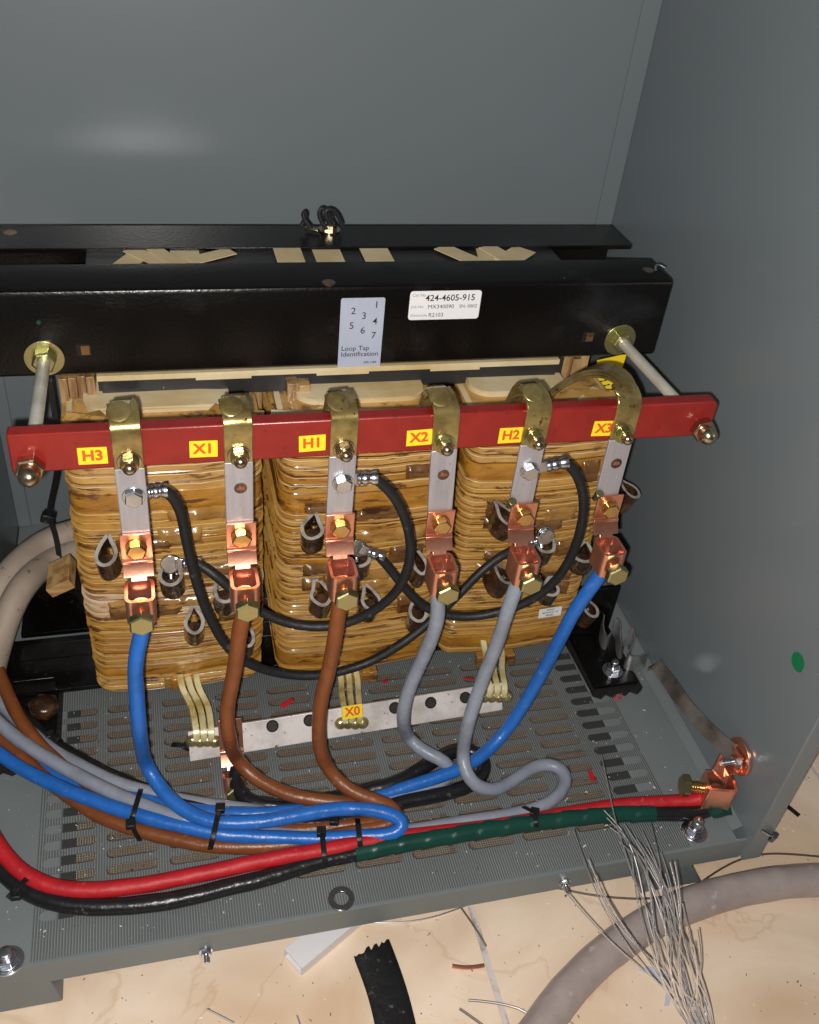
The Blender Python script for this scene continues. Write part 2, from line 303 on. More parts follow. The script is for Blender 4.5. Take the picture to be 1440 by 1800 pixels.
def thing(name, label, cat, loc=(0, 0, 0), group=None, R=None):
    o = bpy.data.objects.new(name, None); S.collection.objects.link(o); o.location = loc; o.empty_display_size = 0.01
    if R is not None: o.rotation_euler = R
    return tag(o, label, cat, group)
def spline(pts, step=0.006):
    pts = [Vector(p) for p in pts]; out = []
    q = [pts[0]*2-pts[1]]+pts+[pts[-1]*2-pts[-2]]
    for i in range(1, len(q)-2):
        p0, p1, p2, p3 = q[i-1:i+3]; n_ = max(2, int((p2-p1).length/step))
        for j in range(n_):
            t_ = j/n_; out.append(0.5*((2*p1)+(p2-p0)*t_+(2*p0-5*p1+4*p2-p3)*t_*t_+(3*p1-p0-3*p2+p3)*t_**3))
    out.append(pts[-1])
    for _ in range(3): out = [out[0]]+[(out[i-1]+out[i]*2+out[i+1])/4 for i in range(1, len(out)-1)]+[out[-1]]
    return out
def px(L):
    """list of (u, v, 'z'|'y'|'x', value) -> points"""
    return [P(a[0], a[1], **{a[2]: a[3]}) if len(a) == 4 else Vector(a) for a in L]

# ------------------------------------------------------------------ floor
FZ = -0.07
root = MB()
xs = [0.257+0.449*i for i in range(-5, 7)]; ys = [-2.08+0.45*i for i in range(0, 11)]
mb = MB()
for i in range(len(xs)-1):
    for j in range(len(ys)-1):
        g = 0.0028
        mb.b2((xs[i]+g, ys[j]+g, FZ-0.01), (xs[i+1]-g, ys[j+1]-g, FZ), 'tiles')
mb.b2((xs[0], ys[0], FZ-0.012), (xs[-1], ys[-1], FZ-0.0016), 'grout')
fl = mb.build('floor', bevel=0.0008); tag(fl, 'beige marbled ceramic tile floor with pale grout', None, kind='structure')

# ------------------------------------------------------------------ enclosure
enc = thing('enclosure', 'open grey sheet metal cabinet housing the transformer', 'enclosure', (0.17, 0.74, FZ))
def E(mb, name, **k):
    o = mb.build(name, **k); o.parent = enc; o.matrix_parent_inverse = Matrix.Translation(-enc.location); return o
XL, XR, YF, YB = -0.19, 0.531, 0.440, 1.028
mb = MB()   # back panel with a narrow inner panel edge
mb.b2((XL-0.01, YB, -0.05), (XR+0.012, YB+0.02, 1.25), 'grey_wall')
E(mb, 'back_panel')
mb = MB(); mb.b2((XR-0.012, YB-0.0025, -0.0), (XR+0.0095, YB-0.0002, 1.25), 'grey_wall'); E(mb, 'corner_flange', bevel=0.0006); mb = MB(); mb.b2((XL, YB-0.004, 0.0), (XL+0.0155, YB-0.0002, 1.25), 'grey_wall')
E(mb, 'corner_flange', bevel=0.0006)
mb = MB(); mb.prism([(XR-0.001, YF-0.009), (XR+0.0195, YF-0.009), (XR+0.03, YB+0.02), (XR+0.010, YB+0.02)], -0.028, 1.25, 'grey_wall', 'z')
E(mb, 'side_panel', bevel=0.0015)
mb = MB(); mb.b2((XL-0.017, YF-0.009, -0.028), (XL, YB+0.02, 1.25), 'grey_wall')
E(mb, 'side_panel', bevel=0.0015)
# base pan: a frame round the screen opening, front lip, upturned side lips
mb = MB()
PX0, PX1, PY1 = -0.1215, 0.447, 0.76
mb.b2((XL+0.001, YF, -0.003), (PX0, YB-0.001, -0.0012), 'grey_pan')
mb.b2((PX1, YF, -0.003), (XR-0.0105, YB-0.001, -0.0012), 'grey_pan')
mb.b2((PX0, YF, -0.003), (PX1, YF+0.026, -0.0012), 'grey_pan')
mb.b2((PX0, PY1, -0.003), (PX1, YB-0.001, -0.0012), 'grey_pan')
mb.b2((XL-0.012, YF-0.003, -0.030), (XR-0.001, YF-0.0002, -0.0004), 'grey_pan')
mb.b2((XR-0.0125, YF+0.01, -0.003), (XR-0.0105, YB-0.001, 0.0), 'grey_pan')
mb.add([(XR-0.0125, YF+0.01, -0.0012), (XR-0.0015, YF+0.01, 0.004), (XR+0.0075, YB-0.001, 0.004), (XR-0.0125, YB-0.001, -0.0012),
        (XR-0.0125, YF+0.01, -0.003), (XR-0.0005, YF+0.01, 0.004), (XR+0.0085, YB-0.001, 0.004), (XR-0.0125, YB-0.001, -0.003)],
       [(0, 1, 2, 3), (4, 7, 6, 5), (0, 4, 5, 1), (2, 6, 7, 3), (1, 5, 6, 2), (0, 3, 7, 4)], 'grey_pan')
# down-turned inner edges of the opening, seen through the outer slots
for xa, xb in ((PX0, PX0+0.004), (PX1, PX1-0.004)):
    for q in range(6):
        a0, a1 = q/6*pi/2, (q+1)/6*pi/2
        x0_, x1_ = xa+(xb-xa)*sin(a0), xa+(xb-xa)*sin(a1); z0_, z1_ = -0.0012-0.016*(1-cos(a0)), -0.0012-0.016*(1-cos(a1))
        mb.add([(x0_, YF+0.026, z0_), (x1_, YF+0.026, z1_), (x1_, PY1, z1_), (x0_, PY1, z0_)], [(0, 1, 2, 3)], 'grey_pan')
E(mb, 'base_pan', bevel=0.0005)
for xa, xb in ((PX0+0.0002, PX0+0.014), (PX1-0.0002, PX1-0.031)):  # added dark strips, the shade below the outer slots put into their colour
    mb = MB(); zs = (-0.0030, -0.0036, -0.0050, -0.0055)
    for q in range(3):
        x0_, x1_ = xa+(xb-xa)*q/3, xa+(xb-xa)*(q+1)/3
        mb.add([(x0_, YF+0.027, zs[q]), (x1_, YF+0.027, zs[q+1]), (x1_, PY1, zs[q+1]), (x0_, PY1, zs[q])], [(0, 1, 2, 3)], 'slot_shade')
    E(mb, 'slot_shade')
# slotted panel
mb = MB()
NX, NY = 11, 14; PW, PH = 0.0553, 0.0171; X0 = 0.1645-5*PW; Y0 = 0.702
zt, zb = 0.0, -0.0011
def slotcell(cx, cy, w, h, sl, sh):
    k_ = 6; inner = []; r = sh/2
    for i in range(k_+1): t_ = -pi/2+pi*i/k_; inner.append((cx+sl/2-r+r*cos(t_), cy+r*sin(t_)))
    for i in range(k_+1): t_ = pi/2+pi*i/k_; inner.append((cx-sl/2+r+r*cos(t_), cy+r*sin(t_)))
    outer = []
    for (x_, y_) in inner:
        outer.append((cx+w/2*(1 if x_ > cx else -1), cy+(y_-cy)/r*h/2))
    n_ = len(inner)
    vs = [(x_, y_, zt) for x_, y_ in inner]+[(x_, y_, zt) for x_, y_ in outer]+[(x_, y_, zb) for x_, y_ in inner]
    fs = [(i, (i+1) % n_, (i+1) % n_+n_, i+n_) for i in range(n_)]+[(i, i+2*n_, (i+1) % n_+2*n_, (i+1) % n_) for i in range(n_)]
    mb.add(vs, fs, 'ribbed')
for i in range(NX):
    for j in range(NY):
        slotcell(X0+i*PW, Y0-j*PH, PW, PH, 0.0465, 0.0102)
xa, xb = X0-PW/2, X0+PW*(NX-0.5); ya, yb = Y0+PH/2, Y0-PH*(NY-0.5)
mb.add([(xa, ya, zt), (xb, ya, zt), (xb, 0.735, zt), (xa, 0.735, zt)], [(0, 1, 2, 3)], 'ribbed')
mb.add([(xa, YF+0.0005, zt), (xb, YF+0.0005, zt), (xb, yb, zt), (xa, yb, zt)], [(0, 1, 2, 3)], 'ribbed')
mb.add([(xa, YF+0.0005, zt), (xa, 0.735, zt), (xa, 0.735, zb), (xa, YF+0.0005, zb)], [(0, 1, 2, 3)], 'ribbed')
mb.add([(xb, YF+0.0005, zt), (xb, 0.735, zt), (xb, 0.735, zb), (xb, YF+0.0005, zb)], [(0, 1, 2, 3)], 'ribbed')
E(mb, 'slotted_panel', smooth=False)
mb = MB(); mb.add([(PX0+0.001, YF+0.02, -0.0060), (PX1-0.001, YF+0.02, -0.0060), (PX1-0.001, PY1, -0.0060), (PX0+0.001, PY1, -0.0060)], [(0, 1, 2, 3)], 'screen')
E(mb, 'wire_screen', smooth=False)
# feet
def foot(x0, x1, x2):
    mb = MB(); y0 = YF+0.002
    mb.prism([(x0, -0.030), (x1, -0.030), (x2, FZ), (x0, FZ)], y0-0.004, y0+0.07, 'grey_pan', 'y'); return mb
mb = foot(-0.21, -0.129, -0.122); E(mb, 'foot', bevel=0.002)
mb = foot(0.43, 0.477, 0.502); E(mb, 'foot', bevel=0.002)
mb = MB(); mb.prism([(-0.21, -0.030), (-0.131, -0.030), (-0.125, FZ), (-0.21, FZ)], 0.9, 0.97, 'grey_pan', 'y'); E(mb, 'foot', bevel=0.002)
mb = MB(); mb.prism([(0.44, -0.030), (0.50, -0.030), (0.51, FZ), (0.44, FZ)], 0.9, 0.97, 'grey_pan', 'y'); E(mb, 'foot', bevel=0.002)
# screws and bolts
def screw(u, v, y):
    p = P(u, v, y=y); mb = MB()
    mb.cyl(p, p+Vector((0, -0.0015, 0)), 0.0058, 'steel'); mb.hexhead(p+Vector((0, -0.0015, 0)), (0, -1, 0), 0.0046, 0.0035, 'steel', rot=0.3)
    mb.cyl(p+Vector((0, -0.005, 0)), p+Vector((0, -0.012, 0)), 0.0022, 'steel'); E(mb, 'screw', ang=30)
screw(362, 1670, YF-0.003); screw(992, 1550, YF-0.003)
p = P(1335, 1467, y=YF-0.009); p.x = XR+0.012
mb = MB(); mb.cyl(p+Vector((-0.01, -0.0, 0.008)), p+Vector((0.004, -0.004, -0.002)), 0.0018, 'steel'); mb.hexhead(p+Vector((0.003, -0.003, -0.002)), (0.6, -0.7, -0.3), 0.0055, 0.004, 'steel'); E(mb, 'screw')
for (u, v) in ((22, 918),):
    p = P(u, v, y=YB-0.004); mb = MB(); mb.dome(p, (0, -1, 0), 0.0038, 0.003, 'steel'); E(mb, 'screw')
def panbolt(u, v, h=0.012, r=0.0055, wr=0.013):
    p = P(u, v, z=0.0); mb = MB()
    mb.cyl(p, p+Vector((0, 0, 0.0016)), wr, 'steel', n_=28); mb.cyl(p+Vector((0, 0, 0.0016)), p+Vector((0, 0, 0.003)), wr*0.8, 'steel', r1=wr*0.72, n_=28)
    mb.hexhead(p+Vector((0, 0, 0.003)), (0, 0, 1), 0.0088, 0.006, 'steel', rot=0.2)
    mb.cyl(p+Vector((0, 0, 0.009)), p+Vector((0, 0, 0.009+h)), r, 'steel', n_=18); mb.dome(p+Vector((0, 0, 0.009+h)), (0, 0, 1), r, 0.0015, 'steel')
    return mb
E(panbolt(1220, 1462, 0.009), 'bolt', bevel=0.0004); E(panbolt(14, 1690, 0.006), 'bolt', bevel=0.0004)
p = P(1403, 1164, x=XR); mb = MB(); mb.cyl(p, p+Vector((-0.0003, 0, 0)), 0.0092, 'sticker_green', n_=32); E(mb, 'round_sticker', label='round green dot sticker')

# ------------------------------------------------------------------ transformer
tr = thing('transformer', 'three coil dry transformer clamped in black steel beams', 'transformer', (0.17, 0.80, 0.0))
def T(mb, name, par=None, **k):
    o = mb.build(name, **k)
    if par is None: o.parent = tr; o.matrix_parent_inverse = Matrix.Translation(-tr.location)
    else: o.parent = par
    return o
# --- clamp beams (channels)
BX0, BX1 = -0.150, 0.4845; BY = 0.77
mb = MB()
zt_, zb_ = 0.441, 0.3605
prof = [(BY+0.003, zb_), (BY, zb_+0.003), (BY, zt_-0.005), (BY+0.0015, zt_-0.0015), (BY+0.005, zt_), (BY+0.052, zt_), (BY+0.052, zt_-0.0045), (BY+0.0045, zt_-0.0045), (BY+0.0045, zb_+0.0045), (BY+0.03, zb_+0.0045), (BY+0.03, zb_)]
mb.prism(prof, BX0, BX1, 'black', 'x')
front = T(mb, 'clamp_beam', bevel=0.0006)
mb = MB(); mb.prism([(y_, z_) for y_, z_ in [(0.862, 0.434), (0.862, 0.4385), (0.916, 0.4385), (0.917, 0.36), (0.912, 0.36), (0.912, 0.434)]], BX0, BX1-0.002, 'black', 'x')
rear = T(mb, 'clamp_beam', bevel=0.0006)
def boltP(p, d, r, h, k, name, par=None, washer=0, rot=0.2, shank=0):
    p = Vector(p); d = Vector(d).normalized(); mb = MB(); q = p
    if washer: mb.cyl(p, p+d*0.0015, washer, k, n_=28); q = p+d*0.0015
    mb.hexhead(q, d, r, h, k, rot)
    if shank: mb.cyl(q+d*h, q+d*(h+shank), r*0.5, k, n_=16); mb.dome(q+d*(h+shank), d, r*0.5, 0.001, k)
    return T(mb, name, par, bevel=0.0003)
# holes in the front beam and top flanges
for (u, v) in ((147, 615), (1034, 592)):
    p = P(u, v, y=BY); mb = MB(); mb.b2((p.x-0.006, BY-0.0004, p.z-0.0055), (p.x+0.006, BY+0.004, p.z+0.0055), 'hole'); mb.b2((p.x-0.002, BY-0.0008, p.z-0.0045), (p.x+0.005, BY+0.002, p.z+0.004), 'patch'); T(mb, 'square_hole', front)
for (u, v, q) in ((578, 496, 0.006), (1140, 474, 0.006)):
    p = P(u, v, z=zt_+0.0003); mb = MB(); mb.cyl(p, p-Vector((0, 0, 0.003)), q, 'loop_body', n_=20); T(mb, 'round_hole', front)
p = P(18, 408, z=0.4388); mb = MB(); mb.cyl(p, p-Vector((0, 0, 0.003)), 0.006, 'patch', n_=20); T(mb, 'round_hole', rear)
p = P(1155, 474, z=zt_); mb = MB(); mb.tube(spline([p+Vector((-0.004, -0.006, 0.001)), p+Vector((-0.003, 0.0, 0.004)), p+Vector((0.003, 0.003, 0.004)), p+Vector((0.009, 0.001, 0.001))], 0.002), 0.0011, 'steel', n_=8); T(mb, 'wire_clip', front)
p = P(68, 566, y=BY); mb = MB(); mb.cyl(p, p+Vector((0, -0.001, 0)), 0.0018, 'green'); T(mb, 'plug', front)
# --- stickers on the front beam
def rrect(w, h, r, n_=5):
    o = []
    for cx, cy, a in ((w/2-r, h/2-r, 0), (-w/2+r, h/2-r, pi/2), (-w/2+r, -h/2+r, pi), (w/2-r, -h/2+r, 3*pi/2)):
        for i in range(n_+1): t_ = a+pi/2*i/n_; o.append((cx+r*cos(t_), cy+r*sin(t_)))
    return o
def sticker(cx, cz, w, h, r, k, y, tilt=0, lean=0):
    mb = MB(); ct, st = cos(tilt), sin(tilt)
    def pl(x_, y_, d=0.0): return (cx+x_*ct-y_*st, y-d+lean*y_, cz+x_*st+y_*ct)
    pts = rrect(w, h, r); n_ = len(pts)
    mb.add([pl(*q, 0.0003) for q in pts]+[pl(*q, 0.0) for q in pts], [tuple(range(n_))]+[(i, (i+1) % n_, (i+1) % n_+n_, i+n_) for i in range(n_)], k)
    return mb, (lambda x_, y_: pl(x_, y_, 0.00045))
mb, pl = sticker(0.180, 0.394, 0.0405, 0.071, 0.002, 'silver_label', BY)
for ch, a, b_ in (('1', 0.81, 0.10), ('2', 0.29, 0.18), ('3', 0.54, 0.25), ('4', 0.80, 0.33), ('5', 0.27, 0.385), ('6', 0.53, 0.455), ('7', 0.79, 0.53)):
    mb.text(ch, 0.0094, lambda x_, y_, a=a, b_=b_: pl(-0.0202+0.0405*a+x_, 0.0355-0.071*b_+y_), 'ink', 0.004)
for st_, b_, sz in (('Loop Tap', 0.71, 0.0068), ('Identification', 0.795, 0.0068)):
    mb.text(st_, sz, lambda x_, y_, b_=b_: pl(-0.0178+x_, 0.0355-0.071*b_+y_), 'ink', 0.006, 'LEFT')
mb.text('009-1284', 0.0032, lambda x_, y_: pl(0.0165+x_, 0.0355-0.071*0.92+y_), 'ink', 0.01, 'RIGHT')
T(mb, 'sticker', front, smooth='keep', label='silver blue tap diagram sticker')
mb, pl = sticker(0.257, 0.4208, 0.068, 0.0285, 0.003, 'white_label', BY)
W_, H_ = 0.068, 0.0285
def wl_(a, b_): return lambda x_, y_: pl(-W_/2+W_*a+x_, H_/2-H_*b_+y_)
mb.text('Cat No', 0.0042, wl_(0.03, 0.14), 'pale_ink', 0, 'LEFT'); mb.text('424-4605-915', 0.0088, wl_(0.215, 0.25), 'ink', 0.012, 'LEFT', 0.96)
mb.text('Job No', 0.0040, wl_(0.03, 0.54), 'pale_ink', 0, 'LEFT'); mb.text('MX340090', 0.0056, wl_(0.26, 0.55), 'ink', 0, 'LEFT'); mb.text('SN: 0002', 0.0047, wl_(0.70, 0.55), 'ink', 0, 'LEFT')
mb.text('Datecode', 0.0040, wl_(0.03, 0.84), 'pale_ink', 0, 'LEFT'); mb.text('R2103', 0.0056, wl_(0.28, 0.84), 'ink', 0, 'LEFT')
T(mb, 'sticker', front, smooth='keep', label='white catalogue number sticker')
# --- core
mb = MB()
mb.b2((-0.058, 0.832, 0.33), (0.395, 0.866, 0.4345), 'core'); mb.b2((-0.055, 0.779, 0.352-0.02), (0.395, 0.832, 0.431), 'core')
mb.b2((-0.052, 0.7752, 0.333), (0.384, 0.779, 0.3595), 'core')
for cx in (0.0, 0.18, 0.355): mb.b2((cx-0.045, 0.80, 0.05), (cx+0.045, 0.90, 0.34), 'core')
mb.b2((-0.058, 0.785, 0.015), (0.41, 0.90, 0.06), 'core')
T(mb, 'core', bevel=0.001)
for ki, (u, v, w, rz) in enumerate(((238, 452, 0.02, 0.5), (258, 453, 0.016, -0.7), (290, 453, 0.014, -0.5), (326, 452, 0.026, 0), (372, 452, 0.016, 1.05), (508, 452, 0.026, 0), (578, 452, 0.027, 0), (663, 452, 0.028, 0), (805, 451, 0.02, -0.6), (858, 449, 0.022, 0.2), (905, 452, 0.024, 0.8), (880, 452, 0.02, -0.4))):
    p = P(u, v, z=0.4352); p.z += 0.0009*(ki % 3)+0.00007*ki; mb = MB(); mb.box(p, (w, 0.045, 0.0008), 'cream', Matrix.Rotation(-rz, 3, 'Z')); T(mb, 'insulation_strip')
mb = MB(); mb.b2((-0.055, 0.7690, 0.3545), (0.383, 0.7745, 0.3598), 'cream')
for x_ in (0.03, 0.14, 0.25): mb.b2((x_, 0.7683, 0.3525), (x_+0.05, 0.7689, 0.3585), 'cream')
T(mb, 'insulation_board', bevel=0.0006)
# --- wooden blocks
def wood(x0, x1, y0, y1, z0, z1, k='wood'):
    mb = MB(); n_ = max(2, int((x1-x0)/0.0075))
    for i in range(n_):
        a = x0+(x1-x0)*i/n_; b_ = x0+(x1-x0)*(i+1)/n_-0.0004; mb.b2((a, y0+random.uniform(-0.003, 0.003), z0), (b_, y1, z1+random.uniform(-0.004, 0.002)), k)
    T(mb, 'wood_block', bevel=0.0007)
wood(-0.088, -0.057, 0.776, 0.83, 0.30, 0.358); wood(0.112, 0.134, 0.764, 0.80, 0.325, 0.350); wood(0.392, 0.42, 0.778, 0.84, 0.30, 0.358)
wood(0.084, 0.094, 0.80, 0.83, 0.02, 0.33)
# --- coils
def coil(cx, hw, z0, z1, seed, wides, milky=None, nloops=()):
    yf, yb_ = 0.7005, 0.955; r = 0.017; per = []
    def arc(x_, y_, a0, a1, n_=9):
        for i in range(n_): t_ = a0+(a1-a0)*i/(n_-1); per.append((x_+r*cos(t_), y_+r*sin(t_), cos(t_), sin(t_)))
    xl, xr = cx-hw, cx+hw
    arc(xr-r, yb_-r, 0, pi/2, 5)
    per.append((cx, yb_, 0, 1)); arc(xl+r, yb_-r, pi/2, pi, 5)
    for i in range(1, 6): per.append((xl, yb_-r+(yf+r-yb_+r)*i/6, -1, 0))
    arc(xl+r, yf+r, pi, 1.5*pi, 10)
    for i in range(1, 14): per.append((xl+r+(xr-xl-2*r)*i/14, yf-0.004*sin(pi*i/14), 0, -1))
    arc(xr-r, yf+r, 1.5*pi, 2*pi, 10)
    for i in range(1, 6): per.append((xr, yf+r+(yb_-r-yf-r)*i/6, 1, 0))
    rnd = random.Random(seed); rows = []; z = z0
    rows.append((z, -0.006, 'varnish_wide')); rows.append((z+0.001, -0.0025, 'varnish_wide')); z += 0.004
    rows.append((z, 0.0, 'varnish_wide'))
    while z < z1-0.006:
        t_ = (z-z0)/(z1-z0)
        wide = next((w for w in wides if w[0] <= z < w[1]), None)
        if wide:
            for q in range(1, 5): rows.append((z+(wide[1]-z)*q/4, 0.0010+0.0008*sin(q/4*pi), 'varnish_wide'))
            z = wide[1]+0.0004; rows.append((z, 0.0, 'varnish_wide')); continue
        h = rnd.uniform(0.0074, 0.0086) if t_ < 0.78 else rnd.uniform(0.0096, 0.0108)
        k = 'varnish' if t_ < 0.80 else 'varnish_pale'
        if milky and milky[0] < z < milky[1]: k = 'varnish_milky'
        elif rnd.random() < 0.22: k = 'varnish_pale'
        elif rnd.random() < 0.14: k = 'varnish_wide'
        a = rnd.uniform(0.0, 0.0007)
        rows.append((z+h*0.09, a-0.0010, 'groove' if rnd.random() < 0.8 else k)); rows.append((z+h*0.15, a+0.0001, k)); rows.append((z+h*0.50, a+0.0003, k)); rows.append((z+h*0.84, a+0.0002, k)); rows.append((z+h*0.865, a, k))
        f_ = rnd.uniform(0.0019, 0.0024) if rnd.random() > 0.12 else 0.0009
        rows.append((z+h*0.87, a+f_, 'fin')); rows.append((z+h*0.955, a+f_+0.0001, 'fin')); rows.append((z+h, a-0.0002, k))
        z += h
    rows.append((z1, -0.001, 'varnish_pale')); rows.append((z1+0.0015, -0.006, 'cream'))
    n_ = len(per); vs = []; mb = MB()
    for ri, (zz, off, k) in enumerate(rows):
        for (x_, y_, nx, ny) in per:
            s_ = (x_*14+y_*9)
            dz = 0.0007*noise.noise(Vector((s_*0.9, zz*26, seed)))+0.00022*noise.noise(Vector((s_*5, zz*60, seed+3)))
            do = 0.0010*noise.noise(Vector((s_*7, zz*95, seed+11)))+0.0012*noise.noise(Vector((s_*2.2, zz*20, seed+7)))
            taper = 0.0 + 0.0015*sin((zz-z0)/(z1-z0)*pi)
            o_ = off+do+taper-0.002; vs.append((x_+nx*o_, y_+ny*o_, zz+(dz if 0 < ri < len(rows)-1 else 0)))
    mb.v = vs
    for i in range(len(rows)-1):
        mi = mb.mi(rows[i+1][2])
        for j in range(n_):
            mb.f.append((i*n_+j, i*n_+(j+1) % n_, (i+1)*n_+(j+1) % n_, (i+1)*n_+j)); mb.m.append(mi)
    top = [(len(rows)-1)*n_+j for j in range(n_)]; mb.f.append(tuple(top)); mb.m.append(mb.mi('varnish_pale'))
    mb.f.append(tuple(range(n_-1, -1, -1))); mb.m.append(mb.mi('varnish_wide'))
    return T(mb, 'coil', ang=28)
coils = [coil(-0.002, 0.0845, 0.022, 0.332, 1, [(0.047, 0.060), (0.255, 0.281)], (0.126, 0.160)),
         coil(0.1815, 0.0835, 0.022, 0.332, 2, [(0.028, 0.052), (0.238, 0.266)]),
         coil(0.357, 0.0785, 0.024, 0.332, 3, [(0.030, 0.052), (0.262, 0.287)])]
for ci, (cx, hw, zz) in enumerate(((-0.005, 0.064, 0.339), (0.1815, 0.062, 0.340), (0.340, 0.050, 0.339))):   # inner paper tubes
    mb = MB(); r = 0.02; poly = [(x_+cx, y_) for x_, y_ in rrect(2*hw, 0.16, r, 6)]
    nn = len(poly); vs = []
    for q, z_ in enumerate((0.325, 0.34, zz)):
        for (x_, y_) in poly: vs.append((x_, y_+0.829-0.002*q, z_+(0.003*noise.noise(Vector((x_*30, y_*30, ci))) if q == 2 else 0)))
    fs = [(q*nn+i, q*nn+(i+1) % nn, (q+1)*nn+(i+1) % nn, (q+1)*nn+i) for q in range(2) for i in range(nn)]; fs.append(tuple(range(2*nn, 3*nn)))
    mb.add(vs, fs, 'cream'); T(mb, 'paper_tube', coils[ci])
    rr_ = random.Random(ci)   # crumpled tape on the coil top
    for q in range(5):
        mb = MB()
        x_ = cx+rr_.choice((-1, 1))*rr_.uniform(0.055, 0.075); a = rr_.uniform(-0.9, 0.9)
        mb.box((x_, 0.722+rr_.uniform(-0.01, 0.01), 0.3375+0.0012*q), (0.034, 0.016, 0.0015), rr_.choice(('varnish_pale', 'cream', 'patch_pale')), Matrix.Rotation(a, 3, 'Z') @ Matrix.Rotation(rr_.uniform(-0.25, 0.25), 3, 'X'))
        T(mb, 'crumpled_tape', coils[ci], bevel=0.0005)
# --- tape patches round the taps
patches = [(0, 560, 'p')]
PT = [  # coil, u, v, width, height, pale?
 (0, 150, 955, 0.040, 0.016, 0), (0, 318, 945, 0.040, 0.020, 1), (0, 255, 958, 0.05, 0.014, 0), (0, 350, 905, 0.055, 0.013, 1), (0, 410, 1000, 0.05, 0.014, 0), (0, 250, 1075, 0.075, 0.016, 0), (0, 330, 1058, 0.06, 0.013, 1), (0, 420, 1080, 0.04, 0.014, 0), (0, 340, 1010, 0.06, 0.010, 0), (0, 200, 1068, 0.05, 0.013, 1),
 (1, 550, 895, 0.035, 0.010, 0), (1, 520, 930, 0.035, 0.018, 1), (1, 665, 905, 0.045, 0.013, 0), (1, 690, 940, 0.07, 0.015, 1), (1, 715, 975, 0.035, 0.022, 0), (1, 580, 1000, 0.06, 0.014, 0), (1, 640, 1012, 0.06, 0.015, 1), (1, 530, 1030, 0.05, 0.016, 0), (1, 690, 1030, 0.05, 0.02, 1), (1, 715, 1065, 0.02, 0.022, 0), (1, 740, 830, 0.028, 0.015, 0), (1, 610, 905, 0.03, 0.012, 1),
 (2, 862, 895, 0.035, 0.018, 0), (2, 870, 920, 0.05, 0.015, 0), (2, 985, 905, 0.035, 0.016, 1), (2, 950, 925, 0.05, 0.014, 0), (2, 1000, 965, 0.03, 0.018, 0), (2, 990, 1000, 0.05, 0.018, 1), (2, 860, 1000, 0.06, 0.014, 1), (2, 990, 1035, 0.04, 0.018, 0), (2, 975, 1015, 0.05, 0.012, 0), (2, 1045, 830, 0.03, 0.026, 0), (2, 900, 975, 0.06, 0.012, 0)]
for (ci, u, v, w, h, pale) in PT:
    c = P(u, v, y=0.694); cx = (-0.002, 0.1815, 0.357)[ci]; hw = (0.062, 0.061, 0.056)[ci]
    a = max(c.x-w/2, cx-hw); b_ = min(c.x+w/2, cx+hw)
    if b_-a < 0.01: continue
    mb = MB(); NXp, NZp = 12, 5; vs = []
    for i in range(NXp+1):
        for j in range(NZp+1):
            x_ = a+(b_-a)*i/NXp; z_ = c.z+h*(j/NZp-0.5)+0.0016*noise.noise(Vector((x_*90, j*0.6, u)))
            edge = min(i, NXp-i, j*2, (NZp-j)*2); y_ = 0.6925-0.0012+0.0016*noise.noise(Vector((x_*110, z_*160, v)))+(0.0045 if edge == 0 else 0)
            if i in (0, NXp): x_ += 0.0018*noise.noise(Vector((j*1.7, u*0.1, v*0.1)))
            vs.append((x_, y_, z_))
    fs = [(i*(NZp+1)+j, (i+1)*(NZp+1)+j, (i+1)*(NZp+1)+j+1, i*(NZp+1)+j+1) for i in range(NXp) for j in range(NZp)]
    mb.add(vs, fs, 'patch_pale' if pale else 'patch'); T(mb, 'tape_patch', coils[ci], ang=60)
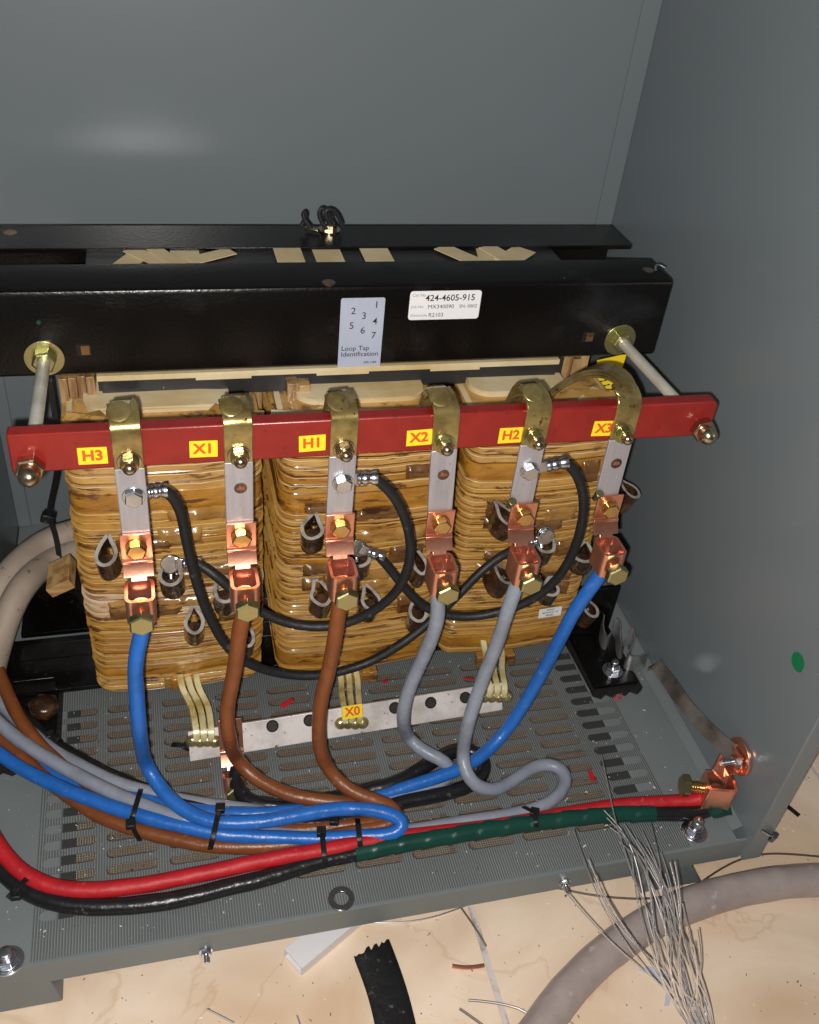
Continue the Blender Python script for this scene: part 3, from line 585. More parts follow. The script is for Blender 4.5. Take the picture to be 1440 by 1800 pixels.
# --- tap loops
def loop_pts(w, h, n_=22):
    o = []
    for i in range(n_+1):
        t_ = -0.92*pi+1.84*pi*i/n_; rr = 1.0
        x_ = sin(t_)*w/2; z_ = -cos(t_)*h*0.33
        if abs(t_) > 1.9: f = (abs(t_)-1.9)/(0.92*pi-1.9); x_ *= (1-0.62*f); z_ += h*0.30*f
        o.append((x_, z_-h*0.12))
    return o
def tap(ci, u, v, w=0.018, h=0.032, rz=0.0, ty=0.692, d=0.021, bolt=False, tilt=0.0, kind=0):
    c = P(u, v, y=ty-0.011); mb = MB(); q_ = random.Random(u*7+v); w *= q_.uniform(0.85, 1.1); h *= q_.uniform(0.85, 1.12); tilt += q_.uniform(-0.16, 0.16); rz += q_.uniform(-0.2, 0.2); L = [(a+h*0.05*noise.noise(Vector((a*90, b_*90, u))), b_) for a, b_ in loop_pts(w, h)]; th = 0.0034
    R = Matrix.Rotation(rz, 3, 'Z') @ Matrix.Rotation(-1.22, 3, 'X') @ Matrix.Rotation(tilt, 3, 'Y')
    n_ = len(L); vs = []
    for i, (x_, z_) in enumerate(L):
        a = Vector(L[min(i+1, n_-1)])-Vector(L[max(i-1, 0)]); a = a.normalized(); nn = Vector((a.y, -a.x))
        for s_ in (-1, 1):
            for yy in (0.0, d+0.006):
                vs.append(c+R @ Vector((x_+nn.x*th/2*s_, yy, z_+nn.y*th/2*s_)))
    fs = []
    fe = []
    for i in range(n_-1):
        a, b_ = i*4, (i+1)*4
        fe.append((a, a+2, b_+2, b_)); fs += [(a, b_, b_+1, a+1), (a+2, a+3, b_+3, b_+2), (a+1, b_+1, b_+3, a+3)]
    o_ = len(mb.v); mb.add(vs, fs, 'loop_body'); i_ = mb.mi('loop_edge')
    for f in fe: mb.f.append(f); mb.m.append(i_)
    # varnished filling at the foot of the loop
    mb.cyl(c+R @ Vector((0, d*0.55, -h*0.12)), c+R @ Vector((0, d+0.004, -h*0.12)), w*0.42, 'loop_body', n_=14)
    lp = T(mb, 'tap_loop', coils[ci], ang=50)
    if bolt:
        mb = MB(); q = c+Vector((0.0, 0.003, 0.005)); mb.cyl(q+Vector((0, 0.002, 0.0)), q+Vector((0, -0.0015, 0.001)), 0.0088, 'steel', n_=24); mb.hexhead(q+Vector((0, -0.0015, 0.001)), (0, -1, 0.25), 0.0072, 0.0055, 'steel', rot=0.5)
        mb.cyl(q+Vector((0, 0.006, -0.012)), q+Vector((0, 0.0, -0.018)), 0.004, 'steel', n_=14)
        T(mb, 'tap_bolt', lp, bevel=0.0003)
tap(0, 187, 968); tap(0, 300, 1004, bolt=True, w=0.021); tap(0, 393, 1032, w=0.017); tap(0, 342, 1088); tap(0, 430, 1112, rz=0.25)
tap(1, 549, 925); tap(1, 630, 975, bolt=True, w=0.021, h=0.032); tap(1, 563, 1040); tap(1, 651, 1050); tap(1, 736, 985, w=0.016); tap(1, 735, 1070, w=0.018)
tap(2, 888, 902, w=0.016, rz=0.5); tap(2, 958, 950, bolt=True, w=0.022, h=0.034); tap(2, 886, 1008, w=0.018, h=0.03, rz=0.9); tap(2, 968, 1030, w=0.018, h=0.028, rz=-0.2, d=0.016)
tap(2, 1027, 970, w=0.018, h=0.03, rz=-0.6); tap(2, 1106, 858, w=0.018, h=0.028, rz=0.5, ty=0.74); tap(2, 1036, 1066, w=0.018, h=0.028, rz=0.4, ty=0.72)
p = P(966, 1074, y=0.6905); mb, pl = sticker(p.x, p.z, 0.0265, 0.0135, 0.0004, 'white_label', 0.6885, tilt=0.06)
mb.text('ANNY', 0.0034, lambda x_, y_: pl(x_, 0.0042+y_), 'ink', 0.02); mb.text('MONICO XI', 0.0034, lambda x_, y_: pl(x_, 0.0003+y_), 'ink', 0.01); mb.text('FINAL', 0.0036, lambda x_, y_: pl(x_, -0.0038+y_), 'ink', 0.02)
T(mb, 'paper_label', coils[2], smooth='keep')
# --- wood spacer, yellow warning tag, lower frame
mb = MB(); p = P(108, 1012, y=0.76); mb.box(p, (0.025, 0.04, 0.012), 'wood_end', Matrix.Rotation(-0.45, 3, 'Y')); T(mb, 'wood_block', bevel=0.0008)
mb = MB(); q = [P(1050, 634, y=0.79), P(1102, 622, y=0.79), P(1086, 672, y=0.79), P(1042, 716, y=0.79)]
mb.add(q+[a+Vector((0, 0.001, 0)) for a in q], [(0, 1, 2, 3), (7, 6, 5, 4), (0, 4, 5, 1), (1, 5, 6, 2), (2, 6, 7, 3), (3, 7, 4, 0)], 'yellow')
ex = (q[1]-q[0])/5; ez = (q[3]-q[0])/9
for i in range(1, 9):
    for j in range(4):
        if random.random() < 0.15: continue
        a = q[0]+ez*i+ex*(0.25+j*0.62)+Vector((0, -0.0004, 0)); mb.add([a, a+ex*0.5, a+ex*0.5+ez*0.28, a+ez*0.28], [(0, 1, 2, 3)], 'ink')
T(mb, 'warning_sticker', label='yellow sticker with black print')
mb = MB(); mb.prism([(0.722, 0.012), (0.722, 0.018), (0.768, 0.018), (0.768, 0.040), (0.774, 0.042), (0.774, 0.0), (0.768, 0.0), (0.768, 0.012)], -0.189, 0.497, 'black', 'x'); lowf = T(mb, 'clamp_beam', bevel=0.0006)
mb = MB(); mb.prism([(0.80, 0.020), (0.80, 0.026), (0.862, 0.028), (0.862, 0.095), (0.868, 0.095), (0.868, 0.020)], -0.168, 0.49, 'black', 'x'); T(mb, 'clamp_beam', bevel=0.0006)
for (u, v, w) in ((100, 1212, 0.009), (110, 1055, 0.008)):
    p = P(u, v, y=0.7675 if v > 1100 else 0.8615); mb = MB(); mb.b2((p.x-w, p.y-0.001, p.z-w*0.6), (p.x+w, p.y+0.002, p.z+w*0.6), 'hole'); T(mb, 'square_hole', lowf)
# foot angles with rubber pads
for sx_, x0, x1 in ((1, 0.448, 0.502), (-1, -0.192, -0.128)):
    mb = MB(); mb.b2((x0, 0.642, 0.0065), (x1, 0.79, 0.0115), 'black'); mb.b2((x0+0.001, 0.728, 0.0113), (x1-0.001, 0.733, 0.078 if sx_ > 0 else 0.03), 'black')
    ft = T(mb, 'foot_bracket', bevel=0.0008)
    mb = MB(); poly = [(x0-0.004, 0.65), (x0-0.006, 0.80), (x1+0.002, 0.80), (x1+0.004, 0.636)]
    teeth = []
    for i in range(9):
        x_ = x1+0.004-(x1-x0+0.006)*i/8; teeth.append((x_, 0.632 if i % 2 else 0.637))
    poly = [(x0-0.006, 0.80), (x1+0.003, 0.80)]+teeth
    mb.prism(poly, 0.0004, 0.0064, 'rubber', 'z'); T(mb, 'rubber_pad', ft)
def footbolt(p, par=None):
    mb = MB(); mb.cyl(p, p+Vector((0, 0, 0.002)), 0.012, 'steel', n_=28); mb.hexhead(p+Vector((0, 0, 0.002)), (0, 0, 1), 0.0085, 0.006, 'steel', 0.3)
    mb.cyl(p+Vector((0, 0, 0.008)), p+Vector((0, 0, 0.016)), 0.0045, 'steel'); mb.dome(p+Vector((0, 0, 0.016)), (0, 0, 1), 0.0045, 0.002, 'steel'); T(mb, 'bolt', bevel=0.0003)
footbolt(P(1076, 1180, z=0.0116)); footbolt(P(1022, 1095, z=0.0116)+Vector((0, 0, 0)))
p = P(78, 1246, z=0.012); mb = MB(); mb.cyl(p, p+Vector((0, 0, 0.006)), 0.016, 'loop_body', n_=6); mb.dome(p+Vector((0, 0, 0.006)), (0, 0, 1), 0.013, 0.006, 'loop_body'); T(mb, 'varnished_bolt', ang=60)
p = P(92, 1178, y=0.7675); mb = MB()
mb.hexhead(p, (0, -1, 0), 0.0085, 0.006, 'black'); mb.cyl(p+Vector((0, 0.0005, 0)), p+Vector((0, -0.001, 0)), 0.014, 'loop_body', n_=24); T(mb, 'bolt')
# tiny black jumpers bolted on the rear beam
p = P(579, 405, z=0.4387); mb = MB(); mb.cyl(p, p+Vector((0, 0, 0.0015)), 0.011, 'nickel'); mb.hexhead(p+Vector((0, 0, 0.0015)), (0, 0, 1), 0.0075, 0.006, 'nickel'); mb.cyl(p+Vector((0, 0, 0.0075)), p+Vector((0, 0, 0.014)), 0.0035, 'nickel')
T(mb, 'bolt', rear)
for L in ([(575, 402), (562, 385), (560, 370), (566, 364), (576, 372), (584, 388), (590, 398)], [(583, 398), (572, 380), (572, 370), (580, 366), (592, 374), (601, 395)], [(548, 402), (536, 388), (531, 375), (536, 370), (540, 380), (530, 395)]):
    mb = MB(); pts = [P(u, v, y=0.898+0.0006*i) for i, (u, v) in enumerate(L)]; mb.tube(spline(pts, 0.003), 0.0021, 'lead', n_=10); T(mb, 'grounding_wire', rear)
mb = MB(); a = P(549, 403, z=0.442); mb.box(a, (0.014, 0.006, 0.003), 'nickel', Matrix.Rotation(-0.5, 3, 'Z')); T(mb, 'wire_terminal', rear, bevel=0.0008)
# --- threaded rods
RY = 0.600
rods = []
for (xa, za) in ((-0.0955, 0.3795), (0.4425, 0.3800)):
    mb = MB(); y = BY; pr = 0.0052; n_ = 18; rings = []
    N = 150; vs = []; y0_, y1_ = BY+0.01, RY-0.012
    for i in range(N+1):
        yy = y0_+(y1_-y0_)*i/N; rr = pr+(0.00012 if i % 2 else -0.00012)
        zz = za+(BY-yy)*0.035
        for j in range(n_): t_ = 2*pi*j/n_; vs.append((xa+rr*cos(t_), yy, zz+rr*sin(t_)))
    fs = [(i*n_+j, i*n_+(j+1) % n_, (i+1)*n_+(j+1) % n_, (i+1)*n_+j) for i in range(N) for j in range(n_)]; fs.append(tuple(range(N*n_, N*n_+n_)))
    mb.add(vs, fs, 'rod'); ro = T(mb, 'threaded_rod', ang=80)
    mb = MB(); mb.cyl((xa, BY-0.0001, za), (xa, BY-0.002, za), 0.0165, 'zinc', n_=32); T(mb, 'washer', ro, bevel=0.0003)
    mb = MB(); mb.hexhead((xa, BY-0.002, za), (0, -1, 0), 0.0105, 0.009, 'zinc', 0.1); T(mb, 'nut', ro, bevel=0.0004)
    zr = za+(BY-RY)*0.035
    mb = MB(); mb.hexhead((xa, RY-0.0002, zr), (0, -1, 0), 0.0108, 0.008, 'nickel', 0.15); mb.cyl((xa, RY-0.0075, zr), (xa, RY-0.013, zr), 0.0078, 'nickel', n_=20); mb.dome((xa, RY-0.013, zr), (0, -1, 0), 0.0078, 0.008, 'nickel'); T(mb, 'cap_nut', ro, bevel=0.0003)
# --- terminal rail
rl = [P(8, 757, y=RY), P(1255, 698, y=RY), P(1245, 765, y=RY), P(20, 832, y=RY)]
mb = MB(); zt0, zt1 = 0.4125, 0.4115; zb0, zb1 = 0.3795, 0.3770
poly = [(-0.1085, zb0), (0.4520, zb1), (0.4525, zt1-0.004), (0.4485, zt1), (-0.1080, zt0)]
mb.prism(poly, RY, RY+0.0125, 'red_board', 'y'); rail = T(mb, 'terminal_rail', bevel=0.0016)
for st_, u, v, tl in (('H3', 163, 801, -0.01), ('X1', 358, 789, -0.02), ('H1', 549, 779, 0.03), ('X2', 737, 769, 0.03), ('H2', 898, 765, 0.0), ('X3', 1062, 753, -0.03)):
    p = P(u, v, y=RY); mb, pl = sticker(p.x, p.z, 0.0205, 0.0145, 0.0004, 'yellow', RY, tilt=tl)
    mb.text(st_, 0.0122, pl, 'label_red', 0.036, sx=1.0); T(mb, 'terminal_label', rail, smooth='keep', label='yellow terminal label reading '+st_)
# --- busbars: flat conductor coming up from the coil, over the rail and down its front
BXS = [-0.0275, 0.0520, 0.1320, 0.2125, 0.2895, 0.3680]
bars = []
for i, x in enumerate(BXS):
    t_ = 0.003; yv = RY-0.0025; bw = 0.0215; tilt = (0, 0, 0, 0.005, 0.000, 0.001)[i]
    zend = 0.318; arch = 0.438 if i < 5 else 0.440
    prof = []
    front_y = RY-0.0018
    for z in (zend, 0.34, 0.36, 0.38, 0.40, 0.412): prof.append((x+tilt*(0.41-z)/0.09, front_y, z))
    pts = prof[:]
    if i < 5:
        for a in (0.25, 0.5, 0.75, 1.0): pts.append((x-0.0005*a, front_y+0.016*(1-cos(a*pi/2)), 0.412+0.0085*sin(a*pi/2)))
        pts += [(x-0.002, 0.622, 0.4215)]
    else:
        for a in (0.25, 0.5, 0.75, 1.0): pts.append((x, front_y+0.018*(1-cos(a*pi/2)), 0.412+0.010*sin(a*pi/2)))
    split = 4
    mb = MB()
    mb.ribbon([Vector(q) for q in pts[:split]], (1, 0, 0), bw, t_, 'tin')
    mb.ribbon([Vector(q) for q in pts[split-1:]], (1, 0, 0), bw-0.0001, t_+0.0001, 'lacquer')
    bb = T(mb, 'busbar', ang=40, bevel=0.0006); bars.append(bb)
    # laminated winding lead arching back down to the coil
    mb = MB()
    for kx in range(3):
        if i < 5: L = [(x-0.0035, 0.606, 0.4215), (x-0.003, 0.614, 0.4235), (x-0.002, 0.624, 0.4220), (x-0.001, 0.634, 0.417), (x, 0.644, 0.407), (x+0.001, 0.654, 0.389), (x+0.001, 0.672, 0.36), (x+0.001, 0.69, 0.325)]
        else: L = [(x+0.001, 0.606, 0.4235), (x+0.001, 0.612, 0.427), (x-0.002, 0.621, 0.4305), (x-0.009, 0.632, 0.4295), (x-0.018, 0.644, 0.422), (x-0.028, 0.657, 0.406), (x-0.041, 0.676, 0.375), (x-0.05, 0.71, 0.33)]
        P_ = spline(L, 0.005); d_ = 0.0026*kx
        P_ = [q-Vector((0, 0.2*d_, d_)) if j > 2 else q-Vector((0, 0, d_*0.4)) for j, q in enumerate(P_)]
        mb.ribbon(P_, (1, 0.15 if i < 5 else 0.75, 0), 0.0145-0.0012*kx if i < 5 else 0.016, 0.0022, 'lacquer')
    a = Vector((x-0.003, 0.6075, 0.4235)); mb.dome(a-Vector((0.001, 0, 0.0004)), (0.1*(i % 3-1), -0.5, 0.85), 0.0088, 0.0014, 'lacquer')
    T(mb, 'winding_lead', bb, ang=45, bevel=0.0004)
    mb = MB(); cz = 0.3865; c = Vector((x+0.0005, front_y-0.0017, cz))
    mb.cyl(c, c+Vector((0, -0.001, 0)), 0.0088, 'nickel' if i in (0, 1, 2) else 'zinc', n_=26); mb.hexhead(c+Vector((0, -0.001, 0)), (0, -1, 0), 0.0072, 0.0055, 'zinc' if i != 2 else 'nickel', 0.1)
    mb.cyl(c+Vector((0, -0.006, 0)), c+Vector((0, -0.009, 0)), 0.005, 'nickel'); mb.dome(c+Vector((0, -0.009, 0)), (0, -1, 0), 0.005, 0.0045, 'nickel'); T(mb, 'cap_nut', bb, bevel=0.0003)
    hz = 0.3560; c = Vector((x+tilt*0.5+0.001, front_y-0.0016, hz))
    mb = MB()
    if i in (0, 2, 4):
        c.z -= 0.001; mb.cyl(c, c+Vector((0, -0.0012, 0)), 0.0086, 'steel', n_=26); mb.hexhead(c+Vector((0, -0.0012, 0)), (0, -1, 0), 0.0074, 0.005, 'steel', 0.4); T(mb, 'bolt', bb, bevel=0.0004)
    else:
        mb.cyl(c+Vector((0, 0.001, 0)), c+Vector((0, -0.0003, 0)), 0.0050, 'loop_body', n_=20); mb.cyl(c+Vector((0, 0.0015, 0)), c+Vector((0, -0.0005, -0.0005)), 0.0030, 'copper', n_=14); T(mb, 'round_hole', bb)
# --- neutral bar with its straps
A_ = Vector((0.000, 0.6195, 0.026)); B_ = Vector((0.329, 0.628, 0.032)); up = Vector((0, 0.55, 0.83)).normalized()
ax = (B_-A_).normalized(); nb = ax.cross(up).normalized()
if nb.y > 0: nb = -nb
mb = MB(); hw_ = 0.0150; th = 0.0045; ctr = lambda s_, t_: A_+(B_-A_)*s_+up*t_
vs = [ctr(s_, t_)+nb*o_ for o_ in (0, -th) for s_, t_ in ((0, -hw_), (1, -hw_), (1, hw_), (0, hw_))]
mb.add(vs, [(0, 1, 2, 3), (7, 6, 5, 4), (0, 4, 5, 1), (1, 5, 6, 2), (2, 6, 7, 3), (3, 7, 4, 0)], 'tin_bar')
neu = T(mb, 'neutral_bar', bevel=0.0005)
def on_bar(u, v):
    r_ = _F*FPX+_R*(u-720)-_U*(v-900); t_ = (A_-CAM).dot(nb)/r_.dot(nb); return CAM+r_*t_
for (u, v) in ((479, 1276), (544, 1266), (694, 1244), (757, 1235), (818, 1226)):
    p = on_bar(u, v); mb = MB(); mb.cyl(p, p+nb*0.0012, 0.0062, 'hole', n_=22); mb.cyl(p+nb*0.0008, p+nb*0.0016, 0.0048, 'dark_bolt', n_=18); T(mb, 'bolt_hole', neu)
for (u0, v0, u1, v1, u2, v2) in ((335, 1210, 352, 1245, 358, 1300), (614, 1195, 616, 1225, 618, 1268), (868, 1150, 868, 1180, 871, 1222)):
    for k_ in range(3):
        d = (k_-1)*14.5
        L = [P(u0+d*1.0-5, v0-26, y=0.700), P(u0+d, v0, y=0.684), P(u1+d, v1, y=0.655), on_bar(u2+d*0.9, v2-16)+nb*0.006, on_bar(u2+d*0.85, v2+2)+nb*0.0015]
        mb = MB(); mb.ribbon(spline(L, 0.004), (1, 0.05, 0), 0.0062, 0.0042, 'lacquer_strap'); T(mb, 'strap', neu, bevel=0.0005, ang=50)
    mb = MB()
    for k_ in range(4):
        c = on_bar(u2-19+13*k_, v2+2+2*random.random()); mb.dome(c-nb*0.001, nb, 0.0068, 0.0055, 'solder')
    T(mb, 'solder_bead', neu, ang=60)
p = on_bar(617, 1247)+nb*0.0085
mb = MB(); e1 = ax; e2 = up; pts = rrect(0.0205, 0.0135, 0.0004); mb.add([p+e1*a+e2*b_ for a, b_ in pts], [tuple(range(len(pts)))], 'yellow')
mb.text('X0', 0.0128, lambda x_, y_: p+nb*0.0003+e1*x_+e2*y_, 'label_red', 0.028); T(mb, 'terminal_label', neu, smooth='keep', label='yellow terminal label reading X0')
for (u, v, w) in ((300, 1190, 0.035), (610, 1178, 0.04), (850, 1150, 0.045)):   # varnished tape under the coils
    p = P(u+20, v, y=0.70); mb = MB()
    for q in range(5): mb.box(p+Vector((w*(q-2)/5, random.uniform(-0.002, 0.002), -0.004+random.uniform(-0.003, 0.001))), (w/4.6, 0.012, 0.016), 'varnish_wide' if q % 2 else 'patch_pale')
    T(mb, 'tape_wrap', bevel=0.001)

# ------------------------------------------------------------------ copper cable lugs
def lug(loc, roll, yaw, label, group='copper cable lugs at the terminals', pitch=0.0, peg=None, bolt='brass', flat=False):
    t = thing('cable_lug', label, 'cable lug', loc, group, (pitch, roll, yaw))
    def Lp(mb, name, **k): return mb.build(name, parent=t, **k)
    w = 0.0275
    mb = MB()   # bracket: bolted plate, ridge, plate bent outward, tongue
    mb.ribbon([(0, -0.001, 0.0165), (0, -0.001, -0.0125)], (1, 0, 0), w, 0.0024, 'copper')
    mb.ribbon([(0, -0.0015, -0.0122), (0, -0.0040, -0.0138), (0, -0.0040, -0.0158)], (1, 0, 0), w-0.0002, 0.0022, 'copper')
    mb.ribbon([(0, -0.0034, -0.0146), (0, -0.0040, -0.0172), (0, -0.0105, -0.0270)], (1, 0, 0), w-0.0002, 0.0022, 'copper')
    mb.ribbon([(0, -0.0100, -0.0262), (0, -0.0125, -0.0295), (0, -0.0118, -0.0370)], (1, 0, 0), w*0.52, 0.0021, 'copper')
    Lp(mb, 'bracket', bevel=0.0005)
    mb = MB()   # collar: open rectangular tube with rounded corners
    n_ = 5; out_ = rrect(0.0262, 0.0310, 0.006, n_); inn = rrect(0.0205, 0.0253, 0.004, n_); N = len(out_); cy = -0.0250; zt2, zb2 = -0.0300, -0.0590
    vs = [(a, cy+b_, z_) for z_ in (zt2, zb2) for a, b_ in out_]+[(a, cy+b_, z_) for z_ in (zt2, zb2) for a, b_ in inn]
    fs = [(i, (i+1) % N, N+(i+1) % N, N+i) for i in range(N)]+[(2*N+i, 3*N+i, 3*N+(i+1) % N, 2*N+(i+1) % N) for i in range(N)]
    fs += [(i, 2*N+i, 2*N+(i+1) % N, (i+1) % N) for i in range(N)]+[(N+i, N+(i+1) % N, 3*N+(i+1) % N, 3*N+i) for i in range(N)]
    mb.add(vs, fs, 'copper'); mb.cyl((0, cy-0.003, -0.055), (0, cy-0.003, -0.045), 0.0094, 'copper'); mb.cyl((0, cy-0.014, -0.0425), (0, cy-0.004, -0.0425), 0.0052, 'brass'); Lp(mb, 'collar', ang=40)
    mb = MB(); mb.cyl((0, -0.0022, 0.002), (0, -0.0035, 0.002), 0.0096, bolt, n_=28); mb.hexhead((0, -0.0035, 0.002), (0, -1, 0.0), 0.0094, 0.0075, bolt, 0.12); Lp(mb, 'mounting_bolt', bevel=0.0005)
    mb = MB(); zc = -0.0475; mb.cyl((0, cy-0.012, zc), (0, cy-0.022, zc), 0.0054, 'brass', n_=18)
    for q in range(3): mb.cyl((0, cy-0.0165-0.0018*q, zc), (0, cy-0.0173-0.0018*q, zc), 0.0060, 'brass', n_=18)
    mb.hexhead((0, cy-0.0215, zc), (0, -1, 0.0), 0.0120, 0.0080, 'zinc', 0.5); Lp(mb, 'clamp_screw', bevel=0.0006)
    if peg: mb = MB(); mb.cyl((peg, -0.001, 0.0175), (peg, -0.004, 0.0225), 0.0042, 'zinc', n_=16); mb.cyl((peg, 0.004, 0.010), (peg, -0.001, 0.0175), 0.0030, 'zinc', n_=14); Lp(mb, 'set_pin', bevel=0.0003)
    t.scale = (0.87, 0.87, 0.86); bpy.context.view_layer.update(); return t
LY = RY-0.0040
def lloc(u, v): return P(u, v, y=LY)
lugs = {}
lugs['H3'] = lug(lloc(240, 962), 0.0, 0.0, 'copper lug with blue cable under the H3 label, leftmost of the row')
lugs['X1'] = lug(lloc(424, 942), 0.0, 0.0, 'copper lug with brown cable under the X1 label')
lugs['H1'] = lug(lloc(597, 926), 0.0, 0.0, 'copper lug with brown cable under the H1 label, third of the row')
lugs['X2'] = lug(lloc(773, 920), 0.0, 0.0, 'copper lug with grey cable under the X2 label')
lugs['H2'] = lug(lloc(918, 906), 0.0, 0.0, 'copper lug with grey cable under the H2 label, second from the right', peg=-0.015)
lugs['X3'] = lug(lloc(1068, 892), 0.0, 0.0, 'copper lug with blue cable under the X3 label, rightmost of the row', peg=-0.015)
p0 = on_bar(407, 1316)+nb*0.004
lugs['X0'] = lug(p0+up*0.014, 0.0, 0.0, 'shiny copper lug with black cable hanging from the pale neutral bar', pitch=-0.5)
lugs['X0'].scale = (0.85, 0.6, 1.1)
def lugpt(k, z=-0.052, dy=0.0):
    t = lugs[k]; return t.matrix_world @ Vector((0, -0.0215+dy, z))
# ------------------------------------------------------------------ cables
def cable(name, label, pts, r, k, group=None, rv=0.05, seed=1, step=0.006, cat='cable'):
    L = spline(pts, step); mb = MB(); mb.tube(L, r, k, n_=18, rv=rv, seed=seed)
    o = mb.build(name, ang=60, org=L[0]); return tag(o, label, cat, group)
G = 'power cables on the slotted base'
c0 = lugpt('H3')
cable('power_cable', 'blue cable from the H3 lug, looping back along the front of the bundle', [c0, lugpt('H3', -0.076)]+px([(239, 1160, 'y', 0.570), (240, 1220, 'y', 0.570), (246, 1290, 'y', 0.563), (256, 1340, 'z', 0.055), (277, 1378, 'z', 0.042), (310, 1414, 'z', 0.036), (359, 1441, 'z', 0.033), (407, 1447, 'z', 0.033), (477, 1442, 'z', 0.033), (540, 1430, 'z', 0.033), (604, 1421, 'z', 0.032), (664, 1425, 'z', 0.029), (702, 1437, 'z', 0.025), (711, 1452, 'z', 0.020), (692, 1466, 'z', 0.016), (632, 1470, 'z', 0.013), (560, 1474, 'z', 0.012), (477, 1472, 'z', 0.014), (400, 1468, 'z', 0.018), (338, 1456, 'z', 0.020), (268, 1440, 'z', 0.021), (199, 1419, 'z', 0.021), (129, 1394, 'z', 0.021), (81, 1373, 'z', 0.021), (30, 1346, 'z', 0.021), (-20, 1310, 'z', 0.025), (-90, 1250, 'z', 0.035)]), 0.0066, 'blue', G, seed=2)
c0 = lugpt('X3')
cable('power_cable', 'blue cable from the X3 lug, diving under the grey and brown cables', [c0, lugpt('X3', -0.070)]+px([(1010, 1075, 'y', 0.578), (965, 1160, 'y', 0.585), (925, 1232, 'y', 0.582), (882, 1294, 'z', 0.035), (833, 1339, 'z', 0.022), (778, 1363, 'z', 0.0175), (708, 1386, 'z', 0.012), (640, 1408, 'z', 0.008), (560, 1420, 'z', 0.008), (500, 1427, 'z', 0.012), (442, 1431, 'z', 0.014), (338, 1424, 'z', 0.010), (260, 1407, 'z', 0.0085), (180, 1385, 'z', 0.008), (107, 1366, 'z', 0.0085), (44, 1329, 'z', 0.0085), (10, 1305, 'z', 0.009), (-60, 1250, 'z', 0.015)]), 0.0066, 'blue', G, seed=3)
c0 = lugpt('X1')
cable('power_cable', 'brown cable from the X1 lug crossing the lug with the black cable', [c0, lugpt('X1', -0.070)]+px([(420, 1120, 'y', 0.568), (412, 1180, 'y', 0.568), (399, 1250, 'y', 0.565), (403, 1297, 'y', 0.560), (413, 1328, 'z', 0.045), (437, 1358, 'z', 0.030), (477, 1384, 'z', 0.024), (529, 1402, 'z', 0.022), (580, 1409, 'z', 0.020), (640, 1415, 'z', 0.018), (690, 1423, 'z', 0.016), (702, 1435, 'z', 0.012), (680, 1443, 'z', 0.009), (600, 1452, 'z', 0.008), (500, 1460, 'z', 0.008), (400, 1452, 'z', 0.008), (320, 1435, 'z', 0.008), (250, 1415, 'z', 0.009), (190, 1395, 'z', 0.010), (140, 1368, 'z', 0.012), (105, 1342, 'z', 0.016), (72, 1312, 'z', 0.022), (40, 1272, 'z', 0.030), (14, 1222, 'z', 0.036), (-8, 1165, 'z', 0.045), (-30, 1100, 'z', 0.06)]), 0.0067, 'brown', G, seed=4)
c0 = lugpt('H1')
cable('power_cable', 'brown cable from the H1 lug passing in front of the bar beside the X0 label', [c0, lugpt('H1', -0.070)]+px([(592, 1100, 'y', 0.566), (580, 1170, 'y', 0.566), (563, 1240, 'y', 0.562), (562, 1310, 'y', 0.556), (577, 1350, 'z', 0.048), (605, 1384, 'z', 0.036), (645, 1402, 'z', 0.030), (682, 1414, 'z', 0.025), (703, 1430, 'z', 0.015), (690, 1447, 'z', 0.009), (639, 1457, 'z', 0.008), (560, 1474, 'z', 0.0075), (500, 1486, 'z', 0.0075), (430, 1489, 'z', 0.0075), (360, 1485, 'z', 0.0075), (290, 1471, 'z', 0.0075), (230, 1455, 'z', 0.0075), (180, 1437, 'z', 0.0075), (140, 1412, 'z', 0.0075), (100, 1384, 'z', 0.008), (62, 1352, 'z', 0.011), (30, 1322, 'z', 0.015), (0, 1298, 'z', 0.016), (-60, 1250, 'z', 0.02)]), 0.0067, 'brown', G, seed=5)
c0 = lugpt('X2')
cable('power_cable', 'grey cable from the X2 lug ending in a short hook by the black loop', [c0, lugpt('X2', -0.070)]+px([(768, 1095, 'y', 0.575), (742, 1160, 'y', 0.58), (718, 1215, 'y', 0.58), (709, 1262, 'y', 0.575), (717, 1295, 'z', 0.035), (740, 1318, 'z', 0.030), (770, 1332, 'z', 0.0265), (791, 1345, 'z', 0.022), (790, 1362, 'z', 0.008), (755, 1388, 'z', 0.0068), (680, 1412, 'z', 0.0068), (600, 1432, 'z', 0.0068), (500, 1432, 'z', 0.007), (442, 1424, 'z', 0.008), (372, 1415, 'z', 0.008), (317, 1407, 'z', 0.008), (268, 1394, 'z', 0.010), (206, 1377, 'z', 0.013), (157, 1354, 'z', 0.015), (100, 1324, 'z', 0.014), (60, 1292, 'z', 0.014), (20, 1255, 'z', 0.018), (-30, 1205, 'z', 0.025)]), 0.0066, 'greyc', G, seed=6)
c0 = lugpt('H2')
